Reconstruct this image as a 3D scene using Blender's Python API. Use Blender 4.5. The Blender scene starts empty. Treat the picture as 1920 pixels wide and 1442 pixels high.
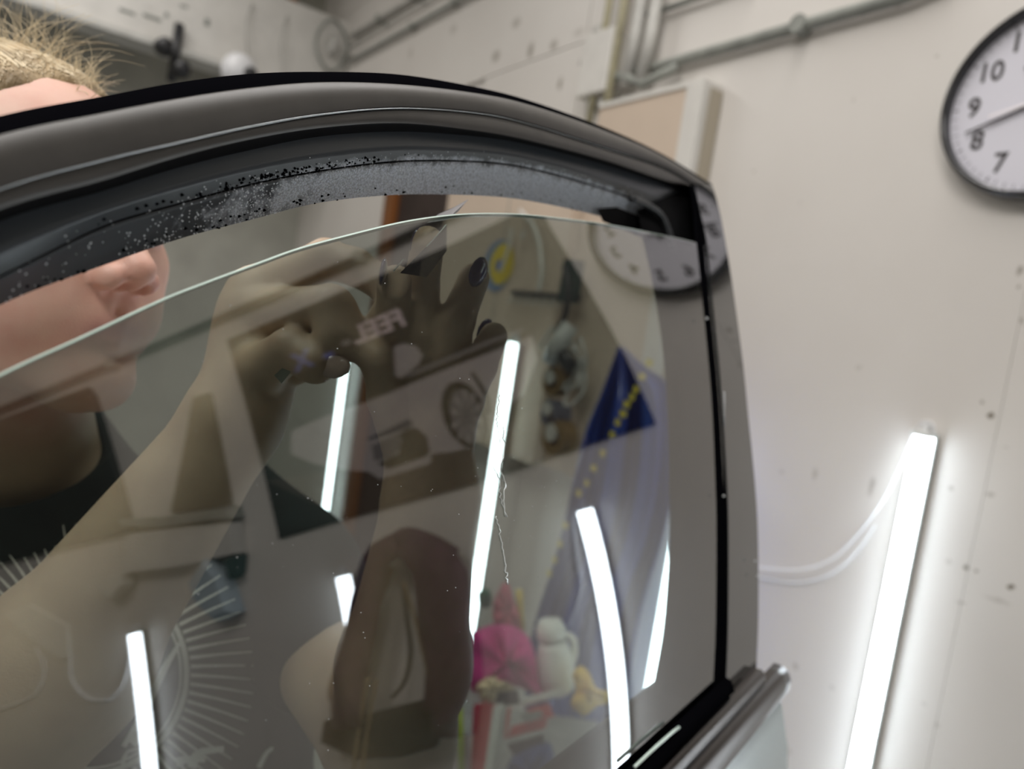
import bpy, bmesh, math, random
import numpy as np
from mathutils import Vector, Matrix
from mathutils.bvhtree import BVHTree
random.seed(7); RNG = np.random.default_rng(7)
SC = bpy.context.scene; COL = SC.collection
EYE = np.array([0, 0, 1.55])
F = 1333.0

# ------------------------------------------------------------------ camera
ROLL, PITCH = math.radians(8.64), math.radians(-4.4986)
_f = np.array([0, math.cos(PITCH), math.sin(PITCH)]); _r = np.array([1., 0, 0]); _u = np.array([0, -math.sin(PITCH), math.cos(PITCH)])
CU = _u * math.cos(ROLL) - _r * math.sin(ROLL); CR = _r * math.cos(ROLL) + _u * math.sin(ROLL); CF = _f
cam = bpy.data.cameras.new('camera'); camo = bpy.data.objects.new('camera', cam); COL.objects.link(camo)
camo.matrix_world = Matrix(((CR[0], CU[0], -CF[0], EYE[0]), (CR[1], CU[1], -CF[1], EYE[1]), (CR[2], CU[2], -CF[2], EYE[2]), (0, 0, 0, 1)))
cam.sensor_fit = 'HORIZONTAL'; cam.sensor_width = 36; cam.lens = 36 * F / 1920; cam.clip_start = .01
cam.dof.use_dof = True; cam.dof.focus_distance = 0.31; cam.dof.aperture_fstop = 6.3
SC.camera = camo
# ------------------------------------------------------------------ world, lights, exposure
w = bpy.data.worlds.new('world'); SC.world = w; w.use_nodes = True
w.node_tree.nodes['Background'].inputs[0].default_value = (.8, .85, .9, 1); w.node_tree.nodes['Background'].inputs[1].default_value = .15
SC.view_settings.view_transform = 'Standard'; SC.view_settings.look = 'None'; SC.view_settings.gamma = 1; SC.view_settings.exposure = 0.0
TUBE_POWER = 16.0
def area(name, loc, size, power, col, rot=(0, 0, 0)):
    l = bpy.data.lights.new(name, 'AREA'); l.shape = 'RECTANGLE'; l.size, l.size_y = size; l.energy = power; l.color = col
    o = bpy.data.objects.new(name, l); COL.objects.link(o); o.location = loc; o.rotation_euler = rot; return o

# ------------------------------------------------------------------ geometry of the place
AZ = math.radians(-35.9348); WD = np.array([math.sin(AZ), math.cos(AZ), 0]); WN = np.array([-math.cos(AZ), math.sin(AZ), 0]); DW = 1.29631
UP = np.array([0, 0, 1.])
def ray(px, py):
    v = CR * (px - 960) / F - CU * (py - 721) / F + CF
    return v / np.linalg.norm(v)
def W(s, z, o=0.0):                       # point on the right wall: s along, z relative to eye, o out of the wall
    return WD * s - WN * DW + WN * o + UP * z + EYE
def wd(px, py, o=0.0):                    # a pixel seen straight on the right wall -> (s, z)
    v = ray(px, py); t = (-(DW - o)) / (v @ WN); P = v * t; return P @ WD, P[2]
def CP(px, py, dep): return EYE + (CR * (px - 960) / F - CU * (py - 721) / F + CF) * dep
_ga, _ge = math.radians(125.7537), math.radians(15.48866)
GN = np.array([math.sin(_ga) * math.cos(_ge), math.cos(_ga) * math.cos(_ge), math.sin(_ge)])
GU = np.cross(UP, GN); GU /= np.linalg.norm(GU); GW = np.cross(GN, GU)
_g = math.radians(.63718); GU, GW = GU * math.cos(_g) + GW * math.sin(_g), GW * math.cos(_g) - GU * math.sin(_g)
GC = ray(800, 900) * .3171; GK = .54797
def S(u, v, h=0.0):                       # point of the (gently barrelled) window surface, h metres out of it
    N = GN + GK * v * GW; N = N / np.linalg.norm(N)
    return EYE + GC + GU * u + GW * v - GN * GK / 2 * v * v + N * h
def uw(px, py, h=0.0):
    v = ray(px, py); A = v @ GN; o = -GC
    qa = GK / 2 * (v @ GW) ** 2; qb = A + GK * (o @ GW) * (v @ GW); qc = o @ GN + GK / 2 * (o @ GW) ** 2 - h
    t = 2 * qc / (-qb + math.sqrt(max(qb * qb - 4 * qa * qc, 0)))
    P = v * t - GC; return P @ GU, P @ GW, v * t
def G(px, py, h=0.0): return uw(px, py, h)[2] + EYE
def wr(px, py):                           # a pixel seen mirrored in the window -> (s, z) on the right wall
    u_, v_, P = uw(px, py); N = GN + GK * v_ * GW; N = N / np.linalg.norm(N)
    d = ray(px, py); r = d - 2 * (d @ N) * N
    t = (-DW - P @ WN) / (r @ WN); Q = P + t * r; return Q @ WD, Q[2]

# ------------------------------------------------------------------ helpers
def put(o, label=None, cat=None, group=None, kind=None):
    if label: o['label'] = label
    if cat: o['category'] = cat
    if group: o['group'] = group
    if kind: o['kind'] = kind
    return o
def empty(name, loc, label, cat, group=None):
    o = bpy.data.objects.new(name, None); COL.objects.link(o); o.location = Vector(loc); o.empty_display_size = .02
    return put(o, label, cat, group)
def mesh(name, V, Fc, mat, parent=None, smooth=False, kind=None):
    V = np.asarray(V, float)
    if parent is not None: V = V - np.array(parent_loc(parent))
    me = bpy.data.meshes.new(name); me.from_pydata([tuple(v) for v in V], [], [tuple(int(i) for i in f) for f in Fc]); me.update()
    if smooth: me.polygons.foreach_set('use_smooth', [True] * len(me.polygons))
    o = bpy.data.objects.new(name, me); COL.objects.link(o)
    if mat is not None: me.materials.append(mat)
    if parent is not None: o.parent = parent
    if kind: o['kind'] = kind
    return o
def parent_loc(p):
    l = Vector(p.location)
    while p.parent is not None: p = p.parent; l += p.location
    return l
class MB:
    def __init__(s): s.v = []; s.f = []
    def add(s, V, Fc):
        b = len(s.v); s.v += [tuple(x) for x in V]; s.f += [tuple(i + b for i in f) for f in Fc]; return s
    def box(s, c, ax, half):                 # centre, three axes (unit), half sizes
        c = np.asarray(c); A = [np.asarray(a) * h for a, h in zip(ax, half)]
        P = [c + i * A[0] + j * A[1] + k * A[2] for k in (-1, 1) for j in (-1, 1) for i in (-1, 1)]
        f = [(0, 2, 3, 1), (4, 5, 7, 6), (0, 1, 5, 4), (2, 6, 7, 3), (0, 4, 6, 2), (1, 3, 7, 5)]
        return s.add(P, f)
    def tube(s, pts, r, n=8, cap=True):
        pts = [np.asarray(p, float) for p in pts]; rr = r if hasattr(r, '__len__') else [r] * len(pts)
        V = []; prev = None
        for i, p in enumerate(pts):
            t = pts[min(i + 1, len(pts) - 1)] - pts[max(i - 1, 0)]; t = t / (np.linalg.norm(t) + 1e-12)
            if prev is None: a = np.cross(t, [0, 0, 1.] if abs(t[2]) < .9 else [1., 0, 0])
            else: a = prev - t * (prev @ t)
            a = a / (np.linalg.norm(a) + 1e-12); prev = a; b = np.cross(t, a)
            for k in range(n): q = 2 * math.pi * k / n; V.append(p + rr[i] * (a * math.cos(q) + b * math.sin(q)))
        Fc = [(i * n + k, i * n + (k + 1) % n, (i + 1) * n + (k + 1) % n, (i + 1) * n + k) for i in range(len(pts) - 1) for k in range(n)]
        if cap: Fc += [tuple(range(n))[::-1], tuple((len(pts) - 1) * n + k for k in range(n))]
        return s.add(V, Fc)
    def lathe(s, c, axis, prof, n=24):       # prof: list of (radius, height along axis)
        axis = np.asarray(axis, float); axis /= np.linalg.norm(axis); a = np.cross(axis, [0, 0, 1.] if abs(axis[2]) < .9 else [1., 0, 0]); a /= np.linalg.norm(a); b = np.cross(axis, a)
        V = [np.asarray(c) + axis * h + r * (a * math.cos(2 * math.pi * k / n) + b * math.sin(2 * math.pi * k / n)) for r, h in prof for k in range(n)]
        Fc = [(i * n + k, i * n + (k + 1) % n, (i + 1) * n + (k + 1) % n, (i + 1) * n + k) for i in range(len(prof) - 1) for k in range(n)]
        Fc += [tuple(range(n))[::-1], tuple((len(prof) - 1) * n + k for k in range(n))]
        return s.add(V, Fc)
    def prism(s, front, back):               # two matching outlines
        n = len(front); s.add(list(front) + list(back), [tuple(range(n)), tuple(range(2 * n - 1, n - 1, -1))] + [(i, i + n, (i + 1) % n + n, (i + 1) % n) for i in range(n)]); return s
    def build(s, name, mat, parent=None, smooth=False, kind=None, bevel=0):
        o = mesh(name, s.v, s.f, mat, parent, smooth, kind)
        if bevel:
            m = o.modifiers.new('bevel', 'BEVEL'); m.width = bevel; m.segments = 3; m.limit_method = 'ANGLE'
        return o
def interp(pts, n):                          # smooth curve through points (Catmull-Rom), n samples
    P = np.asarray(pts, float); k = len(P); out = []
    for t in np.linspace(0, k - 1, n):
        i = min(int(t), k - 2); f = t - i; p1, p2 = P[i], P[i + 1]; p0 = P[i - 1] if i else 2 * p1 - p2; p3 = P[i + 2] if i + 2 < k else 2 * p2 - p1
        out.append(.5 * (2 * p1 + (p2 - p0) * f + (2 * p0 - 5 * p1 + 4 * p2 - p3) * f * f + (3 * p1 - p0 - 3 * p2 + p3) * f ** 3))
    return np.array(out)
def loft(rows, closed=False):
    m = len(rows[0]); V = [p for r in rows for p in r]; R = len(rows)
    Fc = [(i * m + j, i * m + j + 1, ((i + 1) % R) * m + j + 1, ((i + 1) % R) * m + j) for i in range(R if closed else R - 1) for j in range(m - 1)]
    return V, Fc

# ------------------------------------------------------------------ materials
def mat(name, col=(.5, .5, .5), rough=.5, metal=0., noise=0., nscale=20., bump=0., bscale=80., emit=None, coat=0., spec=.5, trans=0., alpha=1., stretch=None):
    m = bpy.data.materials.new(name); m.use_nodes = True; nt = m.node_tree; N = nt.nodes; b = N['Principled BSDF']
    b.inputs['Base Color'].default_value = (*col, 1); b.inputs['Roughness'].default_value = rough; b.inputs['Metallic'].default_value = metal
    b.inputs['Coat Weight'].default_value = coat; b.inputs['Coat Roughness'].default_value = .03; b.inputs['Specular IOR Level'].default_value = spec
    b.inputs['Transmission Weight'].default_value = trans; b.inputs['Alpha'].default_value = alpha
    if noise or bump:
        tc = N.new('ShaderNodeTexCoord'); mp = N.new('ShaderNodeMapping'); nt.links.new(tc.outputs['Object'], mp.inputs[0])
        if stretch: mp.inputs['Scale'].default_value = stretch
    if noise:
        n = N.new('ShaderNodeTexNoise'); n.inputs['Scale'].default_value = nscale; n.inputs['Detail'].default_value = 5; nt.links.new(mp.outputs[0], n.inputs[0])
        r = N.new('ShaderNodeValToRGB'); r.color_ramp.elements[0].position = .3; r.color_ramp.elements[1].position = .7
        r.color_ramp.elements[0].color = (*[max(0, c * (1 - noise)) for c in col], 1); r.color_ramp.elements[1].color = (*[min(1, c * (1 + noise)) for c in col], 1)
        nt.links.new(n.outputs[0], r.inputs[0]); nt.links.new(r.outputs[0], b.inputs['Base Color'])
    if bump:
        n2 = N.new('ShaderNodeTexNoise'); n2.inputs['Scale'].default_value = bscale; n2.inputs['Detail'].default_value = 4; nt.links.new(mp.outputs[0], n2.inputs[0])
        bp = N.new('ShaderNodeBump'); bp.inputs['Strength'].default_value = bump; bp.inputs['Distance'].default_value = .004; nt.links.new(n2.outputs[0], bp.inputs['Height']); nt.links.new(bp.outputs[0], b.inputs['Normal'])
    if emit: b.inputs['Emission Color'].default_value = (*emit[0], 1); b.inputs['Emission Strength'].default_value = emit[1]
    return m
def sheet(name, tint, ior, rough=0.0, front_only=True):   # thin glass: tinted transparency under a Fresnel mirror
    m = bpy.data.materials.new(name); m.use_nodes = True; nt = m.node_tree; N = nt.nodes; N.clear()
    out = N.new('ShaderNodeOutputMaterial'); mix = N.new('ShaderNodeMixShader'); tr = N.new('ShaderNodeBsdfTransparent'); gl = N.new('ShaderNodeBsdfGlossy'); fr = N.new('ShaderNodeFresnel')
    tr.inputs[0].default_value = (*tint, 1); gl.inputs['Roughness'].default_value = rough; gl.inputs[0].default_value = (1, .99, .98, 1); fr.inputs[0].default_value = ior
    nt.links.new(fr.outputs[0], mix.inputs[0]); nt.links.new(tr.outputs[0], mix.inputs[1]); nt.links.new(gl.outputs[0], mix.inputs[2]); nt.links.new(mix.outputs[0], out.inputs[0])
    return m
M = {}
M['black'] = mat('black_rubber', (.003, .003, .004), .9, spec=.0)
M['run'] = mat('black_felt_channel', (.006, .006, .007), .8, spec=.1)
M['gloss'] = mat('satin_black_paint', (.062, .057, .052), .40, noise=.12, nscale=60, spec=.6)
M['seal'] = mat('wet_grey_black_rubber', (.035, .038, .043), .35, noise=.4, nscale=120, bump=.25, bscale=500)
M['bead'] = mat('bright_bead', (.45, .48, .5), .2, metal=.6)
M['chrome'] = mat('dark_chrome_trim', (.10, .09, .085), .3, metal=1.)
M['skyp'] = mat('pale_blue_grey_car_paint', (.46, .55, .57), .25, coat=1., noise=.03, nscale=300)
M['glass'] = sheet('tinted_window_glass', (.34, .385, .35), 2.55)
M['clear'] = bpy.data.materials.new('window_back_face'); M['clear'].use_nodes = True
_n = M['clear'].node_tree; _n.nodes.clear(); _o = _n.nodes.new('ShaderNodeOutputMaterial'); _t = _n.nodes.new('ShaderNodeBsdfTransparent'); _t.inputs[0].default_value = (1, 1, 1, 1); _n.links.new(_t.outputs[0], _o.inputs[0])
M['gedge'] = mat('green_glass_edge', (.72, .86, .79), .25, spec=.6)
M['film'] = sheet('clear_tint_film', (.72, .74, .74), 1.9, .05)
M['piano'] = mat('piano_black_pillar_trim', (.012, .012, .012), .05)
_b = M['piano'].node_tree.nodes['Principled BSDF']; _b.inputs['Coat Weight'].default_value = 0; _b.inputs['IOR'].default_value = 2.6; _b.inputs['Roughness'].default_value = .02
M['white_paint'] = mat('white_painted_metal', (.66, .64, .6), .5, noise=.06, nscale=12)
M['conduit'] = mat('painted_conduit', (.52, .51, .48), .45, noise=.1, nscale=15)
M['greyd'] = mat('dusty_grey_metal', (.27, .28, .255), .6, noise=.2, nscale=20)
M['dark'] = mat('dark_plastic', (.02, .02, .022), .4)
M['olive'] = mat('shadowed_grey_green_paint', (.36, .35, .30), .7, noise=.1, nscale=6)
M['peach'] = mat('beige_peach_board', (.60, .49, .39), .6, noise=.05, nscale=5)
M['tube'] = mat('led_diffuser', (1, 1, 1), .4, emit=((.80, .91, 1.), TUBE_POWER))
M['cable'] = mat('clear_white_cable', (.78, .78, .79), .25)
M['floor'] = mat('grey_concrete_floor', (.25, .25, .24), .6, noise=.2, nscale=3, bump=.2, bscale=20)
M['ceil'] = mat('white_ceiling_paint', (.62, .61, .57), .8, noise=.08, nscale=3)

# right wall paint: warm white with rust and dirt marks of its own
def wall_mat():
    m = mat('old_white_wall_paint', (.69, .655, .615), .42); nt = m.node_tree; N = nt.nodes; L = nt.links; b = N['Principled BSDF']
    tc = N.new('ShaderNodeTexCoord'); geo = N.new('ShaderNodeNewGeometry')
    sd = N.new('ShaderNodeVectorMath'); sd.operation = 'DOT_PRODUCT'; L.new(geo.outputs['Position'], sd.inputs[0]); sd.inputs[1].default_value = tuple(WD)
    sep = N.new('ShaderNodeSeparateXYZ'); L.new(geo.outputs['Position'], sep.inputs[0])
    cb = N.new('ShaderNodeCombineXYZ'); L.new(sd.outputs['Value'], cb.inputs[0]); L.new(sep.outputs['Z'], cb.inputs[1])
    n1 = N.new('ShaderNodeTexNoise'); n1.inputs['Scale'].default_value = 2.2; n1.inputs['Detail'].default_value = 6; L.new(cb.outputs[0], n1.inputs[0])
    r1 = N.new('ShaderNodeValToRGB'); r1.color_ramp.elements[0].position = .3; r1.color_ramp.elements[1].position = .7
    r1.color_ramp.elements[0].color = (.655, .62, .58, 1); r1.color_ramp.elements[1].color = (.71, .68, .64, 1); L.new(n1.outputs[0], r1.inputs[0])
    wob = N.new('ShaderNodeTexNoise'); wob.inputs['Scale'].default_value = 60; wob.inputs['Detail'].default_value = 3; L.new(cb.outputs[0], wob.inputs[0])
    wsub = N.new('ShaderNodeVectorMath'); wsub.operation = 'MULTIPLY_ADD'; L.new(wob.outputs['Color'], wsub.inputs[0]); wsub.inputs[1].default_value = (.012, .012, 0); L.new(cb.outputs[0], wsub.inputs[2])
    spots = []
    for px, py, r, sy, k in [(1858, 780, .0065, 1, 1), (1895, 1101, .005, 1, 1), (1812, 1065, .006, .8, .8), (1830, 1070, .004, 1, .6), (1783, 915, .005, 1, .35), (1856, 928, .008, .5, .4), (1841, 754, .004, 1, .5), (1634, 912, .007, 3, .38), (1528, 888, .006, 2.5, .3), (1492, 1250, .006, 1.3, .3), (1780, 1053, .006, 1, .2), (1733, 1320, .005, 1, .2), (1757, 1360, .006, 1, .2), (1465, 885, .006, 1, .25), (1912, 508, .006, 1.4, .6), (1910, 540, .004, 1, .5), (1914, 600, .003, 2, .5), (1610, 688, .007, 1, .18), (1492, 80, .007, .8, .3), (1620, 28, .006, .7, .3), (1684, 10, .009, .5, .4), (1413, 322, .005, 1, .3), (1600, 188, .005, 1, .2), (1757, 105, .004, 1, .3), (1500, 380, .004, 1, .15), (930, 105, .03, .8, .5), (995, 95, .02, 1.5, .6), (1038, 85, .022, .9, .5), (770, 100, .02, 1.5, .3), (905, 150, .02, 1, .2), (968, 43, .03, .7, .4), (1050, 157, .014, 1.6, .6), (750, 15, .02, 1, .4), (850, 55, .03, .7, .3), (780, 52, .025, 1, .4), (1085, 60, .03, .5, .25), (1560, 1290, .006, 1, .2), (1480, 1410, .006, 1.4, .2), (1885, 840, .006, .5, .2), (1803, 1130, .01, .3, .3), (1870, 1125, .02, .25, .22)]:
        s, z = wd(px, py); spots.append((s, z + 1.55, r, sy, k))
    for _ in range(26): spots.append((RNG.uniform(-1.4, .5), RNG.uniform(.6, 2.6), RNG.uniform(.003, .007), RNG.uniform(.6, 2), RNG.uniform(.15, .5)))
    acc = None
    for s, z, r, sy, k in spots:
        mp = N.new('ShaderNodeVectorMath'); mp.operation = 'SUBTRACT'; L.new(wsub.outputs[0], mp.inputs[0]); mp.inputs[1].default_value = (s + .006, z + .006, 0)
        ml = N.new('ShaderNodeVectorMath'); ml.operation = 'MULTIPLY'; L.new(mp.outputs[0], ml.inputs[0]); ml.inputs[1].default_value = (1 / r, 1 / (r * sy), 0)
        le = N.new('ShaderNodeVectorMath'); le.operation = 'LENGTH'; L.new(ml.outputs[0], le.inputs[0])
        mr = N.new('ShaderNodeMapRange'); L.new(le.outputs['Value'], mr.inputs[0]); mr.inputs[1].default_value = .4; mr.inputs[2].default_value = 1.1; mr.inputs[3].default_value = k; mr.inputs[4].default_value = 0
        if acc is None: acc = mr.outputs[0]
        else:
            a = N.new('ShaderNodeMath'); a.operation = 'MAXIMUM'; L.new(acc, a.inputs[0]); L.new(mr.outputs[0], a.inputs[1]); acc = a.outputs[0]
    mx = N.new('ShaderNodeMixRGB'); L.new(acc, mx.inputs[0]); L.new(r1.outputs[0], mx.inputs[1]); mx.inputs[2].default_value = (.10, .075, .035, 1)
    L.new(mx.outputs[0], b.inputs['Base Color'])
    bp = N.new('ShaderNodeBump'); bp.inputs['Strength'].default_value = .15; bp.inputs['Distance'].default_value = .003; L.new(n1.outputs[0], bp.inputs['Height']); L.new(bp.outputs[0], b.inputs['Normal'])
    return m
M['wall'] = wall_mat()

# ------------------------------------------------------------------ room shell
S_CORNER, ZF, ZC = 4.04, -1.55, 1.95
def struct(name, mb, m, parent=None):
    o = mb.build(name, m, parent)
    if parent is None: o['kind'] = 'structure'
    return o
AX = (WD, UP, WN)
def wbox(mb, s0, s1, z0, z1, o0, o1): return mb.box(W((s0 + s1) / 2, (z0 + z1) / 2, (o0 + o1) / 2), AX, (abs(s1 - s0) / 2, abs(z1 - z0) / 2, abs(o1 - o0) / 2))
wall_right = struct('wall_right', wbox(MB(), -3.6, S_CORNER + .15, ZF, ZC, -.12, -.012), M['wall'])
SEAM = .464
cuts = [-3.6, -1.98, -.76, SEAM, 1.68]
DR0, DR1, DRT = 2.22, 2.78, .80           # the doorway in the right wall
for a, b in zip(cuts[:-1], cuts[1:]):
    wbox(MB(), a + .0004, b - .0004, ZF, .70 if a > .4 else ZC, -.012, 0).build('panel', M['wall'], wall_right)
wbox(MB(), SEAM + .0004, 1.68, .703, ZC, -.012, 0).build('panel', M['wall'], wall_right)
z = ZF; k = 0
while z < ZC - .02:                        # horizontal painted boards beyond the last sheet
    z2 = min(z + .30, ZC); top = z2 - .0035
    if z < DRT - .01:
        wbox(MB(), 1.685, DR0, z, min(top, z2), -.012, 0).build('plank', M['wall'], wall_right)
        wbox(MB(), DR1 + .13, S_CORNER, z, top, -.012, 0).build('plank', M['wall'], wall_right)
        if z2 > DRT: wbox(MB(), DR0, DR1 + .13, DRT + .05, top, -.012, 0).build('plank', M['wall'], wall_right)
    else: wbox(MB(), 1.685, S_CORNER, z, top, -.012, 0).build('plank', M['wall'], wall_right)
    z = z2
RW = 5.2
def perp(s, z, o): return W(s, z, o)
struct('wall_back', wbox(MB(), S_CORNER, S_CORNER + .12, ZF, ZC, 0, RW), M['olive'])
struct('wall_left', wbox(MB(), -3.6, S_CORNER + .12, ZF, ZC, RW, RW + .12), M['wall'])
struct('wall_front', wbox(MB(), -3.72, -3.6, ZF, ZC, -.12, RW + .12), M['wall'])
struct('floor', wbox(MB(), -3.72, S_CORNER + .15, ZF - .1, ZF, -.12, RW + .12), M['floor'])
struct('ceiling', wbox(MB(), -3.72, S_CORNER + .15, ZC, ZC + .1, -.12, RW + .12), M['ceil'])
# door in the right wall
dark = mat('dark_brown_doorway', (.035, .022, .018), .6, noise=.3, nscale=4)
brown = mat('orange_brown_varnished_wood', (.23, .085, .025), .35, noise=.4, nscale=8, stretch=(1, 1, .1))
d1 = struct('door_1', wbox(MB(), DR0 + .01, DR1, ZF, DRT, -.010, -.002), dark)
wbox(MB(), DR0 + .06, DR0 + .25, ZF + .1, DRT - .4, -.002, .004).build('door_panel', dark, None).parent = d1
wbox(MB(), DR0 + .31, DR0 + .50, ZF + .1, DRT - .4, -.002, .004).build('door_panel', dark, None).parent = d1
tr = struct('trim_1', wbox(MB(), DR1, DR1 + .055, ZF, DRT + .05, -.01, .03), brown)
wbox(MB(), DR1 + .055, DR1 + .12, ZF, DRT + .05, -.01, .012).build('casing', brown, tr)
# lights in the room (unseen overhead; the behind-left one added for the face)
area('unseen_overhead_light', W(.75, ZC - .12, 1.15), (2.6, .3), 29, (1, .965, .935), (0, 0, -AZ))
area('unseen_overhead_light', W(1.0, ZC - .12, 2.7), (1.6, .3), 22, (1, .965, .93), (0, 0, -AZ))
area('unseen_overhead_light', W(-.5, ZC - .12, 2.3), (1.2, .3), 36, (1, .965, .93), (0, 0, -AZ))  # added to brighten the face over the door frame
area('unseen_overhead_light', W(3.0, ZC - .12, 1.9), (1.8, .3), 20, (1, .965, .93), (0, 0, -AZ))

# beam, recess and fittings on the far wall
bo = S_CORNER - .45
mb = MB()
def at_s(px, py, s):                        # pixel -> (o, z) on the plane s = const (parallel to the far wall)
    v = ray(px, py); t = s / (v @ WD); P = v * t; return P @ WN + DW, P[2]
o1, z1 = at_s(430, 117, bo); o0, z0 = at_s(67, 10, bo); zb = (z1 + z0) / 2
beam = struct('beam_white', MB().box(W(bo + .06, (zb + zb + .38) / 2, 2.601), AX, (.06, .19, 2.6)), M['white_paint'])
MB().box(W(bo + .06, zb - .012, 2.6), AX, (.085, .012, 2.6)).build('flange', M['conduit'], beam)
for px, py, w_, h_ in [(238, 22, .06, .012), (285, 33, .07, .014), (312, 28, .015, .02), (388, 42, .02, .03), (345, 12, .03, .01)]:
    oo, zz = at_s(px, py, bo); MB().box(W(bo - .001, zz, oo), AX, (.0015, h_ / 2, w_ / 2)).build('chipped_patch', M['greyd'], beam)
o_, z_ = at_s(590, 75, bo)
t = empty('pipe_brace', W(bo + .2, ZC - .05, .35), 'dark brown pipe slanting down from the ceiling above the white beam', 'pipe')
MB().tube([W(bo + .15, ZC, .45), W(bo + .1, zb + .36, .25)], .025, 10).build('pipe_run', brown, t, True)
# camera dome, hooks
oo, zz = at_s(452, 132, bo - .12)
t = empty('dome_camera', W(bo - .02, zz, oo), 'small white dome security camera with black lens under the beam', 'camera')
c = W(bo - .12, zz, oo)
MB().lathe(c + WD * .12, -WD, [(.03, 0), (.045, .01), (.075, .06), (.08, .10), (.06, .15), (.03, .17)], 24).build('housing', mat('white_plastic', (.8, .8, .82), .3), t, True)
MB().lathe(W(bo - .27, zz - .045, oo - .005), -WD, [(.02, 0), (.03, .01), (.02, .03)], 16).build('lens', M['dark'], t, True)
oo, zz = at_s(330, 115, bo - .03)
t = empty('lamp_bracket', W(bo, zz, oo), 'black twin lamp bracket hanging beneath the white beam on far wall', 'bracket')
MB().tube([W(bo - .02, zz + .16, oo), W(bo - .03, zz - .09, oo + .01)], .02, 8).build('stem', M['dark'], t, True)
for q in (-.07, .03):
    MB().lathe(W(bo - .05, zz - .02 - q * .7, oo + (.06 if q < 0 else -.015)), -WD, [(.02, 0), (.04, .02), (.03, .08)], 12).build('lamp_head', M['dark'], t, True)
oo, zz = at_s(590, 78, bo)
t = empty('hose_reel', W(bo - .02, zz, .02), 'grey coiled cable loop hanging where the beam meets the right wall', 'cable')
pts = [W(bo - .03 - .01 * math.sin(3 * a), zz + .12 * math.cos(a), .10 + .075 * math.sin(a)) for a in np.linspace(0, 2 * math.pi, 28)]
MB().tube(pts, .008, 8, False).build('coil', M['greyd'], t, True)
MB().lathe(W(bo - .03, zz, .10), WN, [(.03, -.01), (.05, 0), (.03, .01)], 16).build('hub', M['conduit'], t, True)
for j, dx in enumerate((.32, .48)):
    ptsw = [W(bo - .005 - .02 * math.sin(q * 3), zb + .3 - .36 * q, dx + .02 * math.sin(5 * q)) for q in np.linspace(0, 1, 12)]
    put(MB().tube(ptsw, .004, 6).build('hanging_wire', M['conduit'], None, True), ('thin grey wire drooping over the white beam nearer the corner', 'thin grey wire drooping over the white beam further left of the corner')[j], 'wire')

# pipes on the right wall
def pipe(name, label, pts, r, m, parts=True, clips=()):
    t = empty(name, pts[0], label, 'pipe')
    MB().tube(pts, r, 12).build('pipe_run', m, t, True)
    for q in clips: MB().lathe(q, WN, [(r * 1.5, -r * 1.2), (r * 1.5, r * 1.3)], 12).build('clip', M['greyd'], t)
    return t
def Wp(px, py, o): s, z = wd(px, py, o); return W(s, z, o)
zp = .700
pipe('black_wall_cable', 'black cable running level above the car poster, seen mirrored', [W(q, .757, .012) for q in np.linspace(-2.6, .16, 24)], .010, M['dark'], clips=[W(-.2, .757, .012), W(-1.0, .757, .012)])
pipe('wall_conduit', 'long grey conduit rising to the right along the white wall, left of the clock', [W(.62, ZC, .02), W(.64, zp + .06, .02), W(.68, zp + .01, .02)] + [W(s, zp, .02) for s in np.linspace(.74, 1.42, 12)] + [W(1.47, zp - .01, .03), W(1.56, zp + .02, .04)], .0125, M['greyd'], clips=[W(.95, zp, .02)])
pipe('upper_conduit', 'short pale conduit high on white wall left of the junction corner', [Wp(1215, 28, .02), Wp(1330, -12, .02), Wp(1420, -45, .02)], .008, M['greyd'])
pipe('branch_conduit', 'bent grey pipe dropping from the long conduit towards the corner box', [Wp(1270, 125, .03), Wp(1240, 140, .04), Wp(1205, 158, .05), Wp(1180, 148, .05), Wp(1158, 142, .05)], .011, M['greyd'])
for j, (xa, xb, r, lb) in enumerate([(1168, 1120, .012, 'rusty vertical pipe nearest the white junction box'), (1140, 1105, .010, 'thin vertical pipe left of the rusty one, above the junction box'), (1200, 1160, .016, 'pale vertical pipe just right of the rusty one'), (1228, 1190, .016, 'rightmost pale vertical pipe of the corner bundle')]):
    rm = mat('rusty_pipe_paint', (.36, .33, .22), .6, noise=.3, nscale=20) if j < 2 else M['conduit']
    sj, zj = wd(xa - 6, 60, .04); pipe('vertical_pipe', lb, [W(sj, ZC, .04), W(sj, zj, .04), W(sj + .005, .66 if j > 1 else .45, .045)], r, rm)
sj, zj = wd(1118, 112, .06)
t = empty('junction_box', W(sj, zj, 0), 'small white junction box with dark knobs amid the pipes', 'electrical box')
wbox(MB(), sj - .05, sj + .07, zj - .09, zj + .08, 0, .06).build('box_body', M['white_paint'], t, bevel=.006)
for q in [(.088, .02), (.03, -.10), (-.02, -.11), (.05, .10)]: MB().lathe(W(sj + q[0], zj + q[1], .01), WN, [(.018, 0), (.02, .015), (.012, .03)], 10).build('knob', M['conduit'], t, True)
for j, (a, b, r, lb) in enumerate([((600, 128), (915, -5), .009, 'lower long conduit climbing to the right on painted boards'), ((600, 105), (850, -5), .006, 'thin middle conduit on the painted boards'), ((600, 88), (830, -15), .012, 'upper thick conduit on the painted boards')]):
    sa, za = wd(*a, .02); sb, zb2 = wd(*b, .02); zm = (za + zb2) / 2
    pipe('board_conduit', lb, [W(3.52, zm, .02), W(2.9, zm, .02), W(1.75, zm, .02)], r, M['greyd'] if j == 0 else M['conduit'], clips=[W(sb + .25, zm, .02), W(sb + .6, zm, .02)])

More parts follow.
